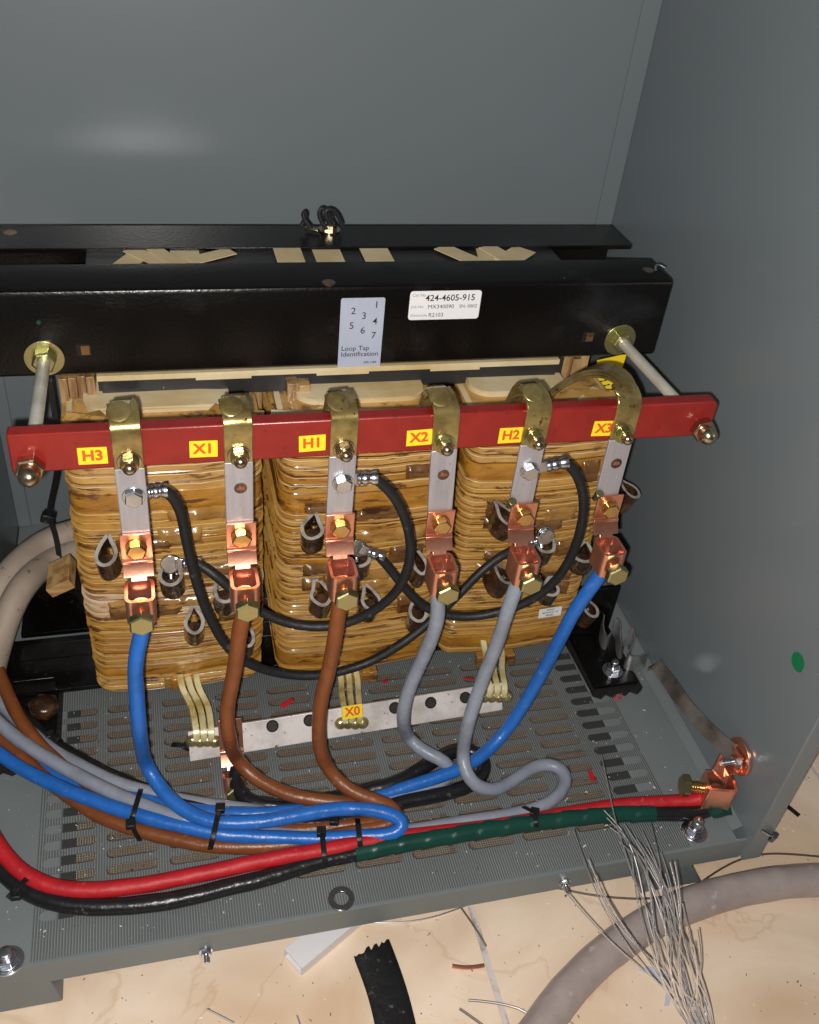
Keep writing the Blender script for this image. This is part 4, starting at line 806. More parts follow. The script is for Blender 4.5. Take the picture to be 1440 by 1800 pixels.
cable('power_cable', 'grey cable from the H2 lug with a wide open loop on the slotted base', [c0, lugpt('H2', -0.070)]+px([(892, 1075, 'y', 0.568), (872, 1135, 'y', 0.572), (845, 1205, 'y', 0.568), (824, 1270, 'y', 0.555), (814, 1322, 'z', 0.045), (818, 1358, 'z', 0.034), (838, 1383, 'z', 0.024), (868, 1389, 'z', 0.015), (900, 1374, 'z', 0.009), (934, 1350, 'z', 0.0075), (966, 1342, 'z', 0.0075), (990, 1352, 'z', 0.0075), (997, 1374, 'z', 0.0075), (980, 1400, 'z', 0.0075), (945, 1421, 'z', 0.0075), (880, 1435, 'z', 0.0065), (800, 1447, 'z', 0.006), (722, 1460, 'z', 0.006), (640, 1464, 'z', 0.006), (540, 1466, 'z', 0.007), (450, 1463, 'z', 0.010), (380, 1453, 'z', 0.018), (330, 1442, 'z', 0.022), (289, 1429, 'z', 0.022), (222, 1404, 'z', 0.022), (155, 1372, 'z', 0.024), (89, 1336, 'z', 0.026), (33, 1300, 'z', 0.030), (0, 1272, 'z', 0.036), (-40, 1230, 'z', 0.045)]), 0.0066, 'greyc', G, seed=7)
a = P(416, 1372, z=0.010)
cable('power_cable', 'glossy black cable from the lug on the pale neutral bar, doubling back in a loop', px([(417, 1350, 'z', 0.014), (412, 1376, 'z', 0.0085), (424, 1399, 'z', 0.0078), (448, 1413, 'z', 0.0078), (494, 1418, 'z', 0.0078), (550, 1412, 'z', 0.0078), (600, 1400, 'z', 0.009), (646, 1390, 'z', 0.009), (690, 1378, 'z', 0.012), (728, 1360, 'z', 0.012), (760, 1339, 'z', 0.011), (790, 1323, 'z', 0.0095), (823, 1317, 'z', 0.0085), (850, 1329, 'z', 0.0078), (854, 1354, 'z', 0.0078), (833, 1377, 'z', 0.0078), (795, 1392, 'z', 0.0078), (743, 1403, 'z', 0.0078), (700, 1412, 'z', 0.0078), (640, 1434, 'z', 0.0078), (560, 1448, 'z', 0.0078), (470, 1446, 'z', 0.007), (380, 1430, 'z', 0.007), (290, 1402, 'z', 0.007), (210, 1372, 'z', 0.007), (150, 1341, 'z', 0.008), (104, 1315, 'z', 0.010), (55, 1275, 'z', 0.012), (10, 1225, 'z', 0.014), (-40, 1160, 'z', 0.014)]), 0.0072, 'blackc', G, seed=8)
cable('power_cable', 'red cable ending in the copper lug at the right wall', px([(1243, 1396, 'z', 0.022), (1230, 1407, 'z', 0.016), (1190, 1409, 'z', 0.012), (1106, 1414, 'z', 0.010), (1050, 1421, 'z', 0.009), (960, 1437, 'z', 0.008), (850, 1455, 'z', 0.008), (740, 1467, 'z', 0.008), (646, 1480, 'z', 0.012), (569, 1494, 'z', 0.014), (500, 1506, 'z', 0.014), (430, 1520, 'z', 0.014), (373, 1532, 'z', 0.014), (268, 1553, 'z', 0.014), (181, 1564, 'z', 0.014), (120, 1564, 'z', 0.014), (75, 1553, 'z', 0.015), (35, 1530, 'z', 0.017), (2, 1494, 'z', 0.020), (-35, 1430, 'z', 0.028)]), 0.0071, 'redc', G, seed=9)
blk = px([(1256, 1408, 'z', 0.016), (1248, 1424, 'z', 0.010), (1215, 1430, 'z', 0.0085), (1150, 1430, 'z', 0.0078), (1080, 1431, 'z', 0.0078), (1000, 1438, 'z', 0.0078), (930, 1447, 'z', 0.0078), (850, 1459, 'z', 0.0078), (760, 1474, 'z', 0.0078), (690, 1486, 'z', 0.0078), (630, 1499, 'z', 0.0078), (560, 1514, 'z', 0.0078), (477, 1541, 'z', 0.0078), (407, 1558, 'z', 0.0078), (338, 1576, 'z', 0.0078), (268, 1588, 'z', 0.0078), (199, 1594, 'z', 0.0078), (129, 1592, 'z', 0.0078), (70, 1578, 'z', 0.008), (25, 1552, 'z', 0.010), (-10, 1515, 'z', 0.012), (-50, 1450, 'z', 0.02)])
gc = cable('power_cable', 'black cable wrapped in green tape along the front edge', blk, 0.0075, 'blackc', G, seed=10)
# spiral green tape: overlapping turns on the wrapped stretch
L = spline(blk, 0.006); seg = [q for q in L if 0.138 < q.x < 0.448]
N = len(seg); rad = []
for i in range(N): rad.append(0.0079+0.0007*((i*0.006/0.021+0.25) % 1.0))
seg2 = []; rad2 = []
for i in range(N-1):
    for j in range(3): seg2.append(seg[i].lerp(seg[i+1], j/3)); s_ = (i+j/3)*0.006; rad2.append(0.0079+0.0008*((s_/0.022) % 1.0))
mb = MB()
pts = seg2; tg = [(pts[min(i+1, len(pts)-1)]-pts[max(i-1, 0)]).normalized() for i in range(len(pts))]
a = tg[0].orthogonal().normalized(); vs = []; n_ = 22
for i, p in enumerate(pts):
    a = (a-tg[i]*a.dot(tg[i])).normalized(); b_ = tg[i].cross(a); s_ = i*0.002
    for j in range(n_):
        t_ = 2*pi*j/n_; ph = (s_/0.024+j/n_) % 1.0
        rr = 0.0080+0.0009*ph+0.0003*noise.noise(Vector((i*0.1, cos(t_)*2, sin(t_)*2))); vs.append(p+(a*cos(t_)+b_*sin(t_))*rr)
fs = [(i*n_+j, i*n_+(j+1) % n_, (i+1)*n_+(j+1) % n_, (i+1)*n_+j) for i in range(len(pts)-1) for j in range(n_)]
fs += [tuple(range(n_-1, -1, -1)), tuple(range((len(pts)-1)*n_, len(pts)*n_))]
mb.add(vs, fs, 'green'); o = mb.build('green_tape', ang=30); o.parent = gc; o.matrix_parent_inverse = Matrix.Translation(-gc.location)
mb = MB(); L = px([(1243, 1417, 'z', 0.014), (1258, 1420, 'z', 0.012), (1272, 1424, 'z', 0.010), (1284, 1421, 'z', 0.013)]); mb.tube(spline(L, 0.003), [0.0095-0.0006*i*0.6 for i in range(len(spline(L, 0.003)))], 'green', n_=14, rv=0.3); o = mb.build('green_tape'); o.parent = gc; o.matrix_parent_inverse = Matrix.Translation(-gc.location)
# thick beige cables at the left
HG = 'thick beige cables behind the left coil'
cable('beige_cable', 'upper thick beige cable arching behind the left coil', px([(200, 925, 'y', 0.90), (130, 936, 'y', 0.88), (75, 958, 'y', 0.865), (30, 995, 'y', 0.83), (-5, 1045, 'y', 0.80), (-30, 1110, 'y', 0.78)]), 0.0150, 'hose', HG, rv=0.03, cat='cable')
cable('beige_cable', 'lower thick beige cable curving down behind the left coil', px([(200, 960, 'y', 0.875), (135, 970, 'y', 0.86), (85, 990, 'y', 0.84), (45, 1025, 'y', 0.80), (15, 1078, 'y', 0.77), (-4, 1135, 'y', 0.75), (-20, 1200, 'y', 0.74)]), 0.0140, 'hose', HG, rv=0.03, cat='cable')

# ------------------------------------------------------------------ jumper leads
def jumper(label, A, Bt, path, r=0.0044):
    t = thing('jumper_lead', label, 'jumper lead', A[0], 'black jumper leads between the coils and busbars')
    def J(mb, name, **k): o = mb.build(name, **k); o.parent = t; o.matrix_parent_inverse = Matrix.Translation(-t.location); return o
    mb = MB(); L = spline(path, 0.006); mb.tube(L, r, 'lead', n_=16, rv=0.04, seed=len(label)); J(mb, 'rubber_lead', ang=60)
    for (c, e) in (A, Bt):
        mb = MB(); d = (e-c).normalized(); l_ = (e-c).length
        mb.cyl(c+Vector((0, 0.0012, 0)), c+Vector((0, -0.0004, 0)), 0.0088, 'steel', n_=22)
        mb.ribbon([c+d*0.004, c+d*l_*0.45], (0, 0, 1) if abs(d.x) > 0.5 else (1, 0, 0), 0.0105, 0.0022, 'steel')
        q0 = c+d*l_*0.40; mb.tube([q0+d*l_*0.65*i/8 for i in range(9)], [0.0046, 0.0057, 0.0046, 0.0056, 0.0055, 0.0045, 0.0055, 0.0058, 0.0058], 'steel', n_=12)
        J(mb, 'ring_terminal', ang=40, bevel=0.0003)
JY = RY+0.002
jumper('black lead from the H3 bar sweeping low to the tap behind the H2 lug', (P(236, 868, y=JY), P(292, 862, y=JY)), (P(960, 945, y=0.668), P(922, 958, y=0.668)),
       px([(284, 861, 'y', JY), (300, 868, 'y', JY), (318, 900, 'y', 0.61), (328, 950, 'y', 0.618), (342, 1010, 'y', 0.625), (364, 1075, 'y', 0.63), (398, 1135, 'y', 0.63), (440, 1168, 'y', 0.632), (500, 1185, 'y', 0.635), (565, 1187, 'y', 0.635), (640, 1168, 'y', 0.64), (700, 1136, 'y', 0.64), (750, 1098, 'y', 0.645), (800, 1052, 'y', 0.65), (840, 1010, 'y', 0.655), (880, 978, 'y', 0.66), (925, 958, 'y', 0.668)]))
jumper('black lead from the first coil tap curling up to the H1 bar', (P(300, 990, y=0.668), P(352, 990, y=0.664)), (P(604, 842, y=JY), P(660, 840, y=JY)),
       px([(344, 988, 'y', 0.664), (368, 1003, 'y', 0.655), (400, 1030, 'y', 0.65), (440, 1064, 'y', 0.645), (490, 1090, 'y', 0.64), (545, 1102, 'y', 0.635), (600, 1098, 'y', 0.63), (650, 1078, 'y', 0.625), (693, 1045, 'y', 0.62), (716, 1002, 'y', 0.615), (722, 955, 'y', 0.61), (710, 905, 'y', 0.605), (690, 868, 'y', 0.602), (668, 846, 'y', JY), (654, 839, 'y', JY)]))
jumper('black lead from the middle coil tap passing behind grey cables up to the H2 bar', (P(627, 962, y=0.668), P(672, 978, y=0.664)), (P(936, 824, y=JY), P(995, 812, y=JY)),
       px([(664, 976, 'y', 0.664), (684, 998, 'y', 0.66), (712, 1034, 'y', 0.655), (748, 1068, 'y', 0.65), (800, 1084, 'y', 0.645), (860, 1080, 'y', 0.64), (920, 1062, 'y', 0.632), (968, 1030, 'y', 0.625), (1002, 982, 'y', 0.618), (1022, 925, 'y', 0.61), (1026, 875, 'y', 0.606), (1016, 838, 'y', 0.603), (1000, 816, 'y', JY), (986, 811, 'y', JY)]))

# ------------------------------------------------------------------ cable ties
def tie(label, a, b_, z=0.03, side=None, tail=None, ex=0.0, w=0.0048, cat='cable tie'):
    """flat strap arching over cables from pixel a to pixel b, with its square head"""
    t = thing('cable_tie', label, 'cable tie', P(a[0], a[1], z=0.004), 'black cable ties round the bundles')
    def J(mb, name, **k): o = mb.build(name, **k); o.parent = t; o.matrix_parent_inverse = Matrix.Translation(-t.location); return o
    pa = P(a[0], a[1], z=0.003); pb = P(b_[0], b_[1], z=0.003); N = 12; pts = []
    side_ = (pb-pa).cross(Vector((0, 0, 1))).normalized()
    for i in range(N+1):
        s_ = i/N; zz = z*(1-abs(2*s_-1)**4)+0.003
        u = a[0]+(b_[0]-a[0])*s_; v = a[1]+(b_[1]-a[1])*s_; pts.append(P(u, v, z=zz))
    mb = MB(); mb.ribbon(pts, side_, w, 0.0013, 'tie'); J(mb, 'strap', bevel=0.0003, ang=50)
    hd = P(*(side or b_), z=z*0.75+0.003) if side is not None else pts[-2]
    mb = MB(); d = (pts[3]-pts[1]).normalized(); mb.box(hd, (0.0085, 0.0085, 0.006), 'tie', Matrix.Rotation(math.atan2(d.y, d.x), 3, 'Z')); J(mb, 'head', bevel=0.0008)
    if tail: mb = MB(); mb.ribbon([hd]+[P(u, v, z=zz) for u, v, zz in tail], side_, w*0.9, 0.0012, 'tie'); J(mb, 'tail', bevel=0.0002)
tie('black cable tie round the upper cable bundle, left of its two facing ties', (249, 1383), (228, 1452), 0.034, side=(230, 1449), tail=[(246, 1478, 0.004)])
tie('black cable tie round the bundle where the blue cable comes down', (388, 1412), (369, 1495), 0.043, side=(387, 1421))
tie('black cable tie over the red and black cables beside the green tape', (565, 1452), (572, 1522), 0.024, side=(565, 1462))
tie('black cable tie with glossy tip just left of the green tape end', (628, 1436), (634, 1492), 0.026, side=(588, 1442))
tie('black cable tie round the red and black cables in the lower left corner', (52, 1540), (14, 1578), 0.026, side=(28, 1573))
tie('knotted black cable tie standing on the green tape', (940, 1418), (944, 1456), 0.02, side=(940, 1428), tail=[(920, 1418, 0.03)])
tie('short black tie end on the slots under the pale bar end', (302, 1309), (335, 1312), 0.004, side=(330, 1311))
tie('black cable tie head on the black cable at the far left', (88, 1288), (108, 1304), 0.02, side=(88, 1292))
t = thing('cable_tie', 'long black cable tie holding the beige cables to the front beam', 'cable tie', P(85, 912, y=0.85), 'black cable ties round the bundles')
def J(mb, name, **k): o = mb.build(name, **k); o.parent = t; o.matrix_parent_inverse = Matrix.Translation(-t.location); return o
mb = MB(); mb.ribbon(spline(px([(84, 640, 'y', 0.80), (90, 690, 'y', 0.80), (100, 745, 'y', 0.80), (103, 800, 'y', 0.81), (97, 850, 'y', 0.83), (85, 908, 'y', 0.845), (98, 935, 'y', 0.846), (105, 985, 'y', 0.838)]), 0.01), (1, 0, 0.1), 0.0055, 0.0016, 'tie'); J(mb, 'strap', bevel=0.0003)
mb = MB(); mb.box(P(84, 910, y=0.843), (0.013, 0.009, 0.010), 'tie', Matrix.Rotation(0.4, 3, 'Y')); J(mb, 'head', bevel=0.001)

# ------------------------------------------------------------------ ground lug, disc, bonding straps at the right wall
gp = P(1298, 1330, x=XR-0.004)
t = thing('ground_disc', 'round copper disc with a bright wing bolt on the right wall', 'ground disc', gp)
mb = MB(); mb.cyl(gp+Vector((0.003, 0, 0)), gp+Vector((-0.0005, 0, 0)), 0.0190, 'copper', n_=36); mb.build('disc', parent=None, bevel=0.0006).parent = t; bpy.data.objects[-1] if False else None
for o_ in list(S.collection.objects):
    if o_.name == 'disc': o_.matrix_parent_inverse = Matrix.Translation(-t.location)
mb = MB(); c = gp+Vector((-0.002, -0.004, -0.001)); mb.cyl(c, c+Vector((-0.002, 0, 0)), 0.0085, 'steel', n_=24); mb.hexhead(c+Vector((-0.002, 0, 0)), (-1, 0, 0), 0.0068, 0.005, 'steel', 0.3); mb.cyl(c+Vector((-0.007, 0, 0)), c+Vector((-0.019, 0, 0)), 0.0030, 'steel'); o = mb.build('bolt', bevel=0.0004); o.parent = t; o.matrix_parent_inverse = Matrix.Translation(-t.location)
# lug
t = thing('cable_lug', 'copper lug at the right wall clamping the red and black cables', 'cable lug', P(1262, 1392, z=0.02), 'copper cable lugs at the terminals')
def J(mb, name, **k): o = mb.build(name, **k); o.parent = t; o.matrix_parent_inverse = Matrix.Translation(-t.location); return o
c = P(1260, 1388, z=0.032); mb = MB()
out_ = rrect(0.030, 0.025, 0.004, 5); inn = rrect(0.024, 0.019, 0.0025, 5); N = len(out_); zt2, zb2 = c.z+0.014, c.z-0.020; R_ = Matrix.Rotation(-0.25, 3, 'Z')
rp = lambda a, b_, z_: tuple(Vector((c.x, c.y, z_))+R_ @ Vector((a, b_, 0)))
vs = [rp(a, b_, z_) for z_ in (zt2, zb2) for a, b_ in out_]+[rp(a, b_, z_) for z_ in (zt2, zb2) for a, b_ in inn]
fs = [(i, (i+1) % N, N+(i+1) % N, N+i) for i in range(N)]+[(2*N+i, 3*N+i, 3*N+(i+1) % N, 2*N+(i+1) % N) for i in range(N)]+[(i, 2*N+i, 2*N+(i+1) % N, (i+1) % N) for i in range(N)]+[(N+i, N+(i+1) % N, 3*N+(i+1) % N, 3*N+i) for i in range(N)]
mb.add(vs, fs, 'copper'); mb.cyl((c.x, c.y, c.z-0.002), (c.x, c.y, c.z+0.001), 0.007, 'copper'); J(mb, 'collar', ang=40)
mb = MB(); top = Vector((c.x, c.y, zt2))
mb.ribbon([top+Vector((0.010, 0.0, -0.01)), top+Vector((0.009, 0.002, 0.003)), top+Vector((0.002, 0.006, 0.010)), top+Vector((-0.004, 0.012, 0.016))][::-1], (0.75, 0.6, 0), 0.022, 0.0024, 'copper')
mb.ribbon([top+Vector((0.004, 0.008, 0.010)), gp+Vector((-0.004, -0.002, -0.012)), gp+Vector((-0.003, 0, 0.008))], (0, 1, 0.2), 0.018, 0.0024, 'copper'); J(mb, 'bracket', bevel=0.0005)
mb = MB(); s0 = c+R_ @ Vector((-0.010, 0, 0.001)); d = R_ @ Vector((-1, 0, 0.05)); mb.cyl(s0, s0+d*0.020, 0.0050, 'brass', n_=18)
for q in range(6): mb.cyl(s0+d*(0.004+0.0024*q), s0+d*(0.0052+0.0024*q), 0.0056, 'brass', n_=18)
mb.hexhead(s0+d*0.020, d, 0.0112, 0.007, 'zinc', 0.2); J(mb, 'clamp_screw', bevel=0.0006)
# flat bonding strap from the disc, and the wavy spring strip at the right foot
L = px([(1290, 1322, 'x', XR-0.008), (1262, 1300, 'x', XR-0.012), (1225, 1262, 'x', XR-0.014), (1200, 1232, 'x', XR-0.018), (1178, 1200, 'x', XR-0.012), (1163, 1180, 'x', XR-0.010), (1154, 1166, 'x', XR-0.014), (1150, 1174, 'z', 0.010)])
mb = MB(); mb.ribbon(spline(L, 0.005), (0.35, -0.35, 0.85), 0.0165, 0.0016, 'strap_metal'); o = mb.build('bonding_strap', ang=60); tag(o, 'long dull flat metal strap from the copper disc along the right wall', 'bonding strap')
L = px([(1034, 1086, 'z', 0.022), (1046, 1072, 'z', 0.024), (1058, 1090, 'z', 0.022), (1056, 1116, 'z', 0.020), (1064, 1134, 'z', 0.020), (1074, 1118, 'z', 0.022), (1078, 1100, 'z', 0.022), (1086, 1108, 'z', 0.022), (1086, 1136, 'z', 0.020), (1092, 1150, 'z', 0.020), (1098, 1128, 'z', 0.022), (1106, 1116, 'z', 0.022), (1112, 1134, 'z', 0.021), (1106, 1152, 'z', 0.020), (1098, 1164, 'z', 0.020), (1112, 1170, 'z', 0.020), (1136, 1160, 'z', 0.022)])
mb = MB(); mb.ribbon(spline(L, 0.003), (0, 0.0, 1), 0.028, 0.0012, 'steel_strip'); o = mb.build('bonding_strap', ang=60); tag(o, 'wavy folded flat metal strap beside the right foot bolt', 'bonding strap')

# ------------------------------------------------------------------ things lying about
mb = MB(); c = P(600, 1581, z=0.0); N = 40
for (ri, ro_) in ((0.0065, 0.0118),):
    vs = []
    for z_ in (0.0004, 0.0022):
        for r_ in (ri, ro_): vs += [(c.x+r_*cos(2*pi*i/N), c.y+r_*sin(2*pi*i/N), z_) for i in range(N)]
    fs = [(i, (i+1) % N, N+(i+1) % N, N+i) for i in range(N)]+[(2*N+i, 3*N+i, 3*N+(i+1) % N, 2*N+(i+1) % N) for i in range(N)]+[(i, 2*N+i, 2*N+(i+1) % N, (i+1) % N) for i in range(N)]+[(N+i, N+(i+1) % N, 3*N+(i+1) % N, 3*N+i) for i in range(N)]
    mb.add(vs, fs, 'washer')
tag(mb.build('washer', bevel=0.0003, org=c), 'dull metal washer lying on the front edge of the ribbed panel', 'washer')
def bit(name, label, cat, u, v, d, k, rz, z=0.0, group=None, bev=0.0003, rx=0):
    mb = MB(); c = P(u, v, z=z+d[2]/2+0.0004); mb.box(c, d, k, Matrix.Rotation(rz, 3, 'Z') @ Matrix.Rotation(rx, 3, 'X')); return tag(mb.build(name, bevel=bev, org=c), label, cat, group)
RG = 'red plastic offcuts'
bit('plastic_offcut', 'red sliver between the coils and the pale bar, nearest the brown cables', 'offcut', 505, 1236, (0.016, 0.005, 0.001), 'red_bit', 0.55, group=RG, rx=0.3)
bit('plastic_offcut', 'small red chip on the slots right of the X0 label', 'offcut', 677, 1198, (0.006, 0.004, 0.001), 'red_bit', 0.2, group=RG)
bit('plastic_offcut', 'thin red sliver by the right strap of the pale bar', 'offcut', 823, 1193, (0.012, 0.003, 0.001), 'red_bit', -0.2, group=RG)
bit('plastic_offcut', 'red chip on the slots right of the grey cable loop', 'offcut', 1040, 1364, (0.005, 0.013, 0.0012), 'red_bit', -0.15, group=RG)
c = P(1086, 1222, z=0.0015); mb = MB(); mb.tube([c+Vector((0.005*cos(t_*0.3), 0.005*sin(t_*0.3), 0.0004)) for t_ in range(18)], 0.0013, 'red_bit', n_=8); tag(mb.build('plastic_ring', org=c), 'tiny curled red ring by the right rubber pad', 'offcut', RG)
# floor items
c = P(590, 1660, z=FZ); mb = MB()
q = [P(500, 1668, z=FZ+0.014), P(588, 1618, z=FZ+0.014), P(690, 1600, z=FZ+0.014), P(531, 1702, z=FZ+0.014)]
q[1] = q[0]+(Vector((0.12, 0.07, 0))); q[2] = q[3]+(Vector((0.12, 0.07, 0)))
bt = [Vector((a.x, a.y, FZ+0.0005)) for a in q]
vs = q+bt; th = 0.0016
mb.add(vs, [(0, 3, 2, 1), (4, 5, 6, 7), (3, 7, 6, 2), (0, 1, 5, 4), (1, 2, 6, 5)], 'white_pvc')
d01 = (q[3]-q[0]).normalized()*th; inn = [q[0]+d01-Vector((0, 0, th)), q[3]-d01-Vector((0, 0, th)), bt[3]-d01+Vector((0, 0, th)), bt[0]+d01+Vector((0, 0, th))]; dp = Vector((0.03, 0.0175, 0))
vs = [q[0], q[3], bt[3], bt[0]]+inn+[a+dp for a in inn]
mb.add(vs, [(0, 1, 5, 4), (1, 2, 6, 5), (2, 3, 7, 6), (3, 0, 4, 7), (4, 5, 9, 8), (5, 6, 10, 9), (6, 7, 11, 10), (7, 4, 8, 11), (8, 9, 10, 11)], 'white_pvc')
tag(mb.build('cable_trunking', smooth=False, org=q[0]), 'white plastic trunking offcut lying under the front edge', 'trunking')
# flattened black sleeve
E0, E1 = (622, 1684), (684, 1650); F0, F1 = (664, 1830), (738, 1830)
mb = MB(); NU, NV = 14, 26; vs = []; rr_ = random.Random(3)
for s_ in (1, 0):
    rr_ = random.Random(3)
    for j in range(NV+1):
        for i in range(NU+1):
            a, b_ = i/NU, j/NV; jag = (rr_.uniform(-7, 5) if j == 0 else 0)
            u = (E0[0]+(E1[0]-E0[0])*a)*(1-b_)+(F0[0]+(F1[0]-F0[0])*a)*b_+5*sin(b_*pi); v = (E0[1]+(E1[1]-E0[1])*a)*(1-b_)+(F0[1]+(F1[1]-F0[1])*a)*b_+jag
            hgt = FZ+0.0012+(0.0028*math.sqrt(max(0, 1-(2*a-1)**2)) if s_ else 0)
            vs.append(P(u, v, z=hgt))
W1 = (NU+1)*(NV+1); fs = []
for j in range(NV):
    for i in range(NU):
        a = j*(NU+1)+i; fs.append((a, a+1, a+NU+2, a+NU+1)); fs.append((W1+a+NU+1, W1+a+NU+2, W1+a+1, W1+a))
for i in range(NU): fs.append((i, W1+i, W1+i+1, i+1))
mb.add(vs, fs, 'tie'); tag(mb.build('rubber_sleeve', org=P(640, 1700, z=FZ)), 'flattened black sleeve with a ragged end on the tiles', 'sleeve')
mb = MB(); L = px([(795, 1698, 'z', FZ+0.0022), (812, 1701, 'z', FZ+0.0022), (832, 1701, 'z', FZ+0.0022), (851, 1697, 'z', FZ+0.0022)]); mb.tube(spline(L, 0.004), 0.0020, 'copper', n_=10); tag(mb.build('copper_wire', org=L[0]), 'short bent copper wire offcut beside the tile joint', 'wire')
q0, q1 = P(1366, 1402, z=FZ+0.001), P(1405, 1434, z=FZ+0.001); mb = MB(); mb.ribbon([q0, q1], (0.5, 0.8, 0), 0.005, 0.0014, 'tie'); tag(mb.build('plastic_strip', org=q0), 'short black plastic strip on the tiles at the right edge', 'strip')
cable('armoured_cable', 'thick scuffed grey taupe cable lying across the tiles', px([(905, 1870, 'z', FZ+0.017), (945, 1815, 'z', FZ+0.017), (985, 1758, 'z', FZ+0.017), (1040, 1698, 'z', FZ+0.017), (1110, 1643, 'z', FZ+0.017), (1180, 1604, 'z', FZ+0.017), (1260, 1574, 'z', FZ+0.017), (1345, 1555, 'z', FZ+0.017), (1440, 1547, 'z', FZ+0.017), (1560, 1552, 'z', FZ+0.017)]), 0.0165, 'armour', None, rv=0.03, seed=11)
# thin loose wires on the floor
WG = 'thin loose wires on the tiles'
def wirel(label, L, r=0.0010, k='wire_dark', z=FZ+0.0015):
    pts = spline([P(u, v, z=z) for u, v in L], 0.008); mb = MB(); mb.tube(pts, r, k, n_=8); tag(mb.build('loose_wire', org=pts[0]), label, 'wire', WG)
wirel('thin wire curving beside the white trunking under the front edge', [(646, 1621), (690, 1623), (745, 1617), (800, 1600), (850, 1580)], k='wire')
wirel('straight thin wire lying across the pale tile joint', [(805, 1588), (830, 1622), (855, 1663)])
wirel('thin wire curling up to the thick cable at the bottom', [(823, 1758), (870, 1762), (915, 1772), (940, 1787), (950, 1830)], 0.0012)
wirel('short thin wire at the bottom beside the tile joint', [(808, 1773), (830, 1788), (862, 1812)], 0.0012)
wirel('bright short wire right of the left cabinet foot', [(365, 1775), (388, 1786), (412, 1799)], 0.0012, 'wire')
wirel('short wire end at the bottom edge left of the black sleeve', [(522, 1785), (527, 1797), (531, 1815)], 0.0010, 'wire')
wirel('long thin wire arching over the tiles above the thick cable', [(1205, 1572), (1240, 1545), (1290, 1515), (1340, 1501), (1400, 1502), (1500, 1512)], 0.0011)
wirel('thin wire running behind the wire bundle under the front lip', [(975, 1560), (1030, 1572), (1080, 1578), (1140, 1580), (1200, 1570)], 0.0011)
wirel('thin dark wire crossing the tiles at the right edge', [(1400, 1300), (1440, 1306), (1500, 1312)], 0.0010)
wirel('curved wire from under the lip screw to the bottom edge', [(1000, 1795), (1016, 1806), (1040, 1830)], 0.0011, 'wire')
q = px([(1122, 1704, 'z', FZ+0.0012), (1140, 1698, 'z', FZ+0.0012), (1168, 1706, 'z', FZ+0.002), (1186, 1728, 'z', FZ+0.0012), (1176, 1768, 'z', FZ+0.0012), (1168, 1768, 'z', FZ+0.0012), (1172, 1740, 'z', FZ+0.0012), (1150, 1718, 'z', FZ+0.0012)])
mb = MB(); nq = len(q); mb.add(q+[a-Vector((0, 0, 0.0008)) for a in q], [tuple(range(nq)), tuple(range(2*nq-1, nq-1, -1))]+[(i, (i+1) % nq, (i+1) % nq+nq, i+nq) for i in range(nq)], 'scrap'); tag(mb.build('plastic_scrap', smooth=False, org=q[0]), 'pale bluish plastic scrap on the tiles beneath the wire bundle', 'scrap')
# splayed bundle of bare strands
wb = thing('wire_bundle', 'splayed bundle of bright bare steel strands in front of the cabinet', 'wire bundle', P(1250, 1840, z=FZ+0.03))
tips = [(420, 205, 520, 640), (290, 560, 430, 930), (360, 695, 450, 900), (240, 835, 400, 1020), (432, 465, 560, 620), (445, 500, 590, 660), (460, 545, 610, 680), (503, 612, 640, 760), (528, 530, 660, 740), (612, 565, 690, 740), (650, 520, 700, 760), (622, 680, 660, 900), (700, 665, 760, 860), (765, 705, 800, 900), (742, 708, 790, 880), (560, 655, 590, 900), (872, 1025, 900, 1200), (660, 1020, 700, 1180), (386, 780, 470, 980), (395, 770, 450, 930), (585, 600, 690, 780), (630, 640, 740, 850), (515, 560, 620, 730), (690, 800, 750, 1000), (720, 760, 770, 960), (780, 940, 820, 1120), (800, 900, 830, 1050), (690, 880, 730, 1080), (760, 860, 800, 1060), (830, 1040, 850, 1180), (850, 1090, 880, 1240), (740, 980, 790, 1140), (820, 1130, 860, 1290), (600, 620, 720, 830), (540, 600, 640, 770)]
rr_ = random.Random(11)
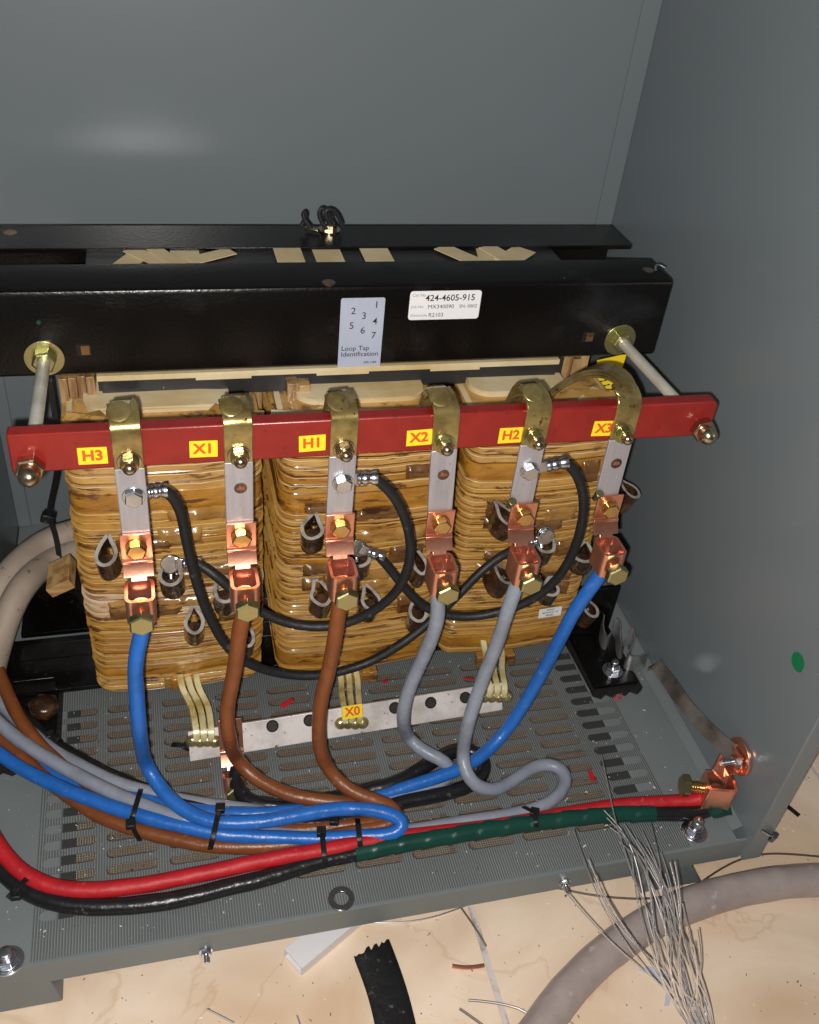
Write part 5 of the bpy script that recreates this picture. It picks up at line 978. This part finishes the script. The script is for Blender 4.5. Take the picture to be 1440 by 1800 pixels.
for i, (a, b_, c_, d_) in enumerate(tips):
    T0 = (900+a/2.667, 1250+b_/2.667); M0 = (900+c_/2.667, 1250+d_/2.667); bx = 1228+rr_.uniform(-30, 26); m2 = (M0[0]*0.45+bx*0.55+rr_.uniform(-20, 20)-4, M0[1]*0.45+1800*0.55)
    z0_ = rr_.uniform(-0.02, 0.05); zz = [z0_+0.06, z0_+0.035, z0_, FZ+0.035+rr_.uniform(0, 0.015), FZ+0.025]
    if T0[1] < 1500: zz[0] = 0.05; zz[1] = max(zz[1], 0.045); zz[2] = max(zz[2], 0.0)
    pts = spline([P(T0[0], T0[1], z=zz[0]), P(M0[0], M0[1], z=zz[1]), P(m2[0], m2[1], z=zz[2]), P(bx, 1790+rr_.uniform(-8, 8), z=zz[3]), P(1262+rr_.uniform(-8, 8), 1870, z=zz[4])], 0.012)
    mb = MB(); mb.tube(pts, 0.00062, 'wire', n_=6); o = mb.build('wire_strand'); o.parent = wb; o.matrix_parent_inverse = Matrix.Translation(-wb.location)
# swarf and crumbs nobody could count
mb = MB(); rr_ = random.Random(5)
def chip(p, s_, k):
    R3 = Matrix.Rotation(rr_.uniform(0, 6.28), 3, 'Z') @ Matrix.Rotation(rr_.uniform(-0.6, 0.6), 3, 'X')
    mb.box(p, (s_*rr_.uniform(0.8, 2.4), s_*0.6, s_*0.4), k, R3)
for i in range(520):
    x_, y_ = rr_.uniform(-0.18, 0.515), rr_.uniform(0.445, 0.72); chip((x_, y_, 0.0006), rr_.uniform(0.0004, 0.0011), 'swarf' if rr_.random() < 0.75 else 'crumb')
for i in range(40):
    chip((rr_.gauss(0.43, 0.05), rr_.uniform(0.445, 0.52), 0.0008), rr_.uniform(0.0006, 0.0016), 'swarf')
for i in range(650):
    x_, y_ = rr_.uniform(-0.12, 0.75), rr_.uniform(0.22, 0.60); chip((x_, y_, FZ+0.0007), rr_.uniform(0.0004, 0.0014), 'swarf' if rr_.random() < 0.55 else 'crumb')
tag(mb.build('metal_swarf', smooth=False), 'tiny pale and dark swarf crumbs scattered over base and tiles', 'swarf', kind='stuff')
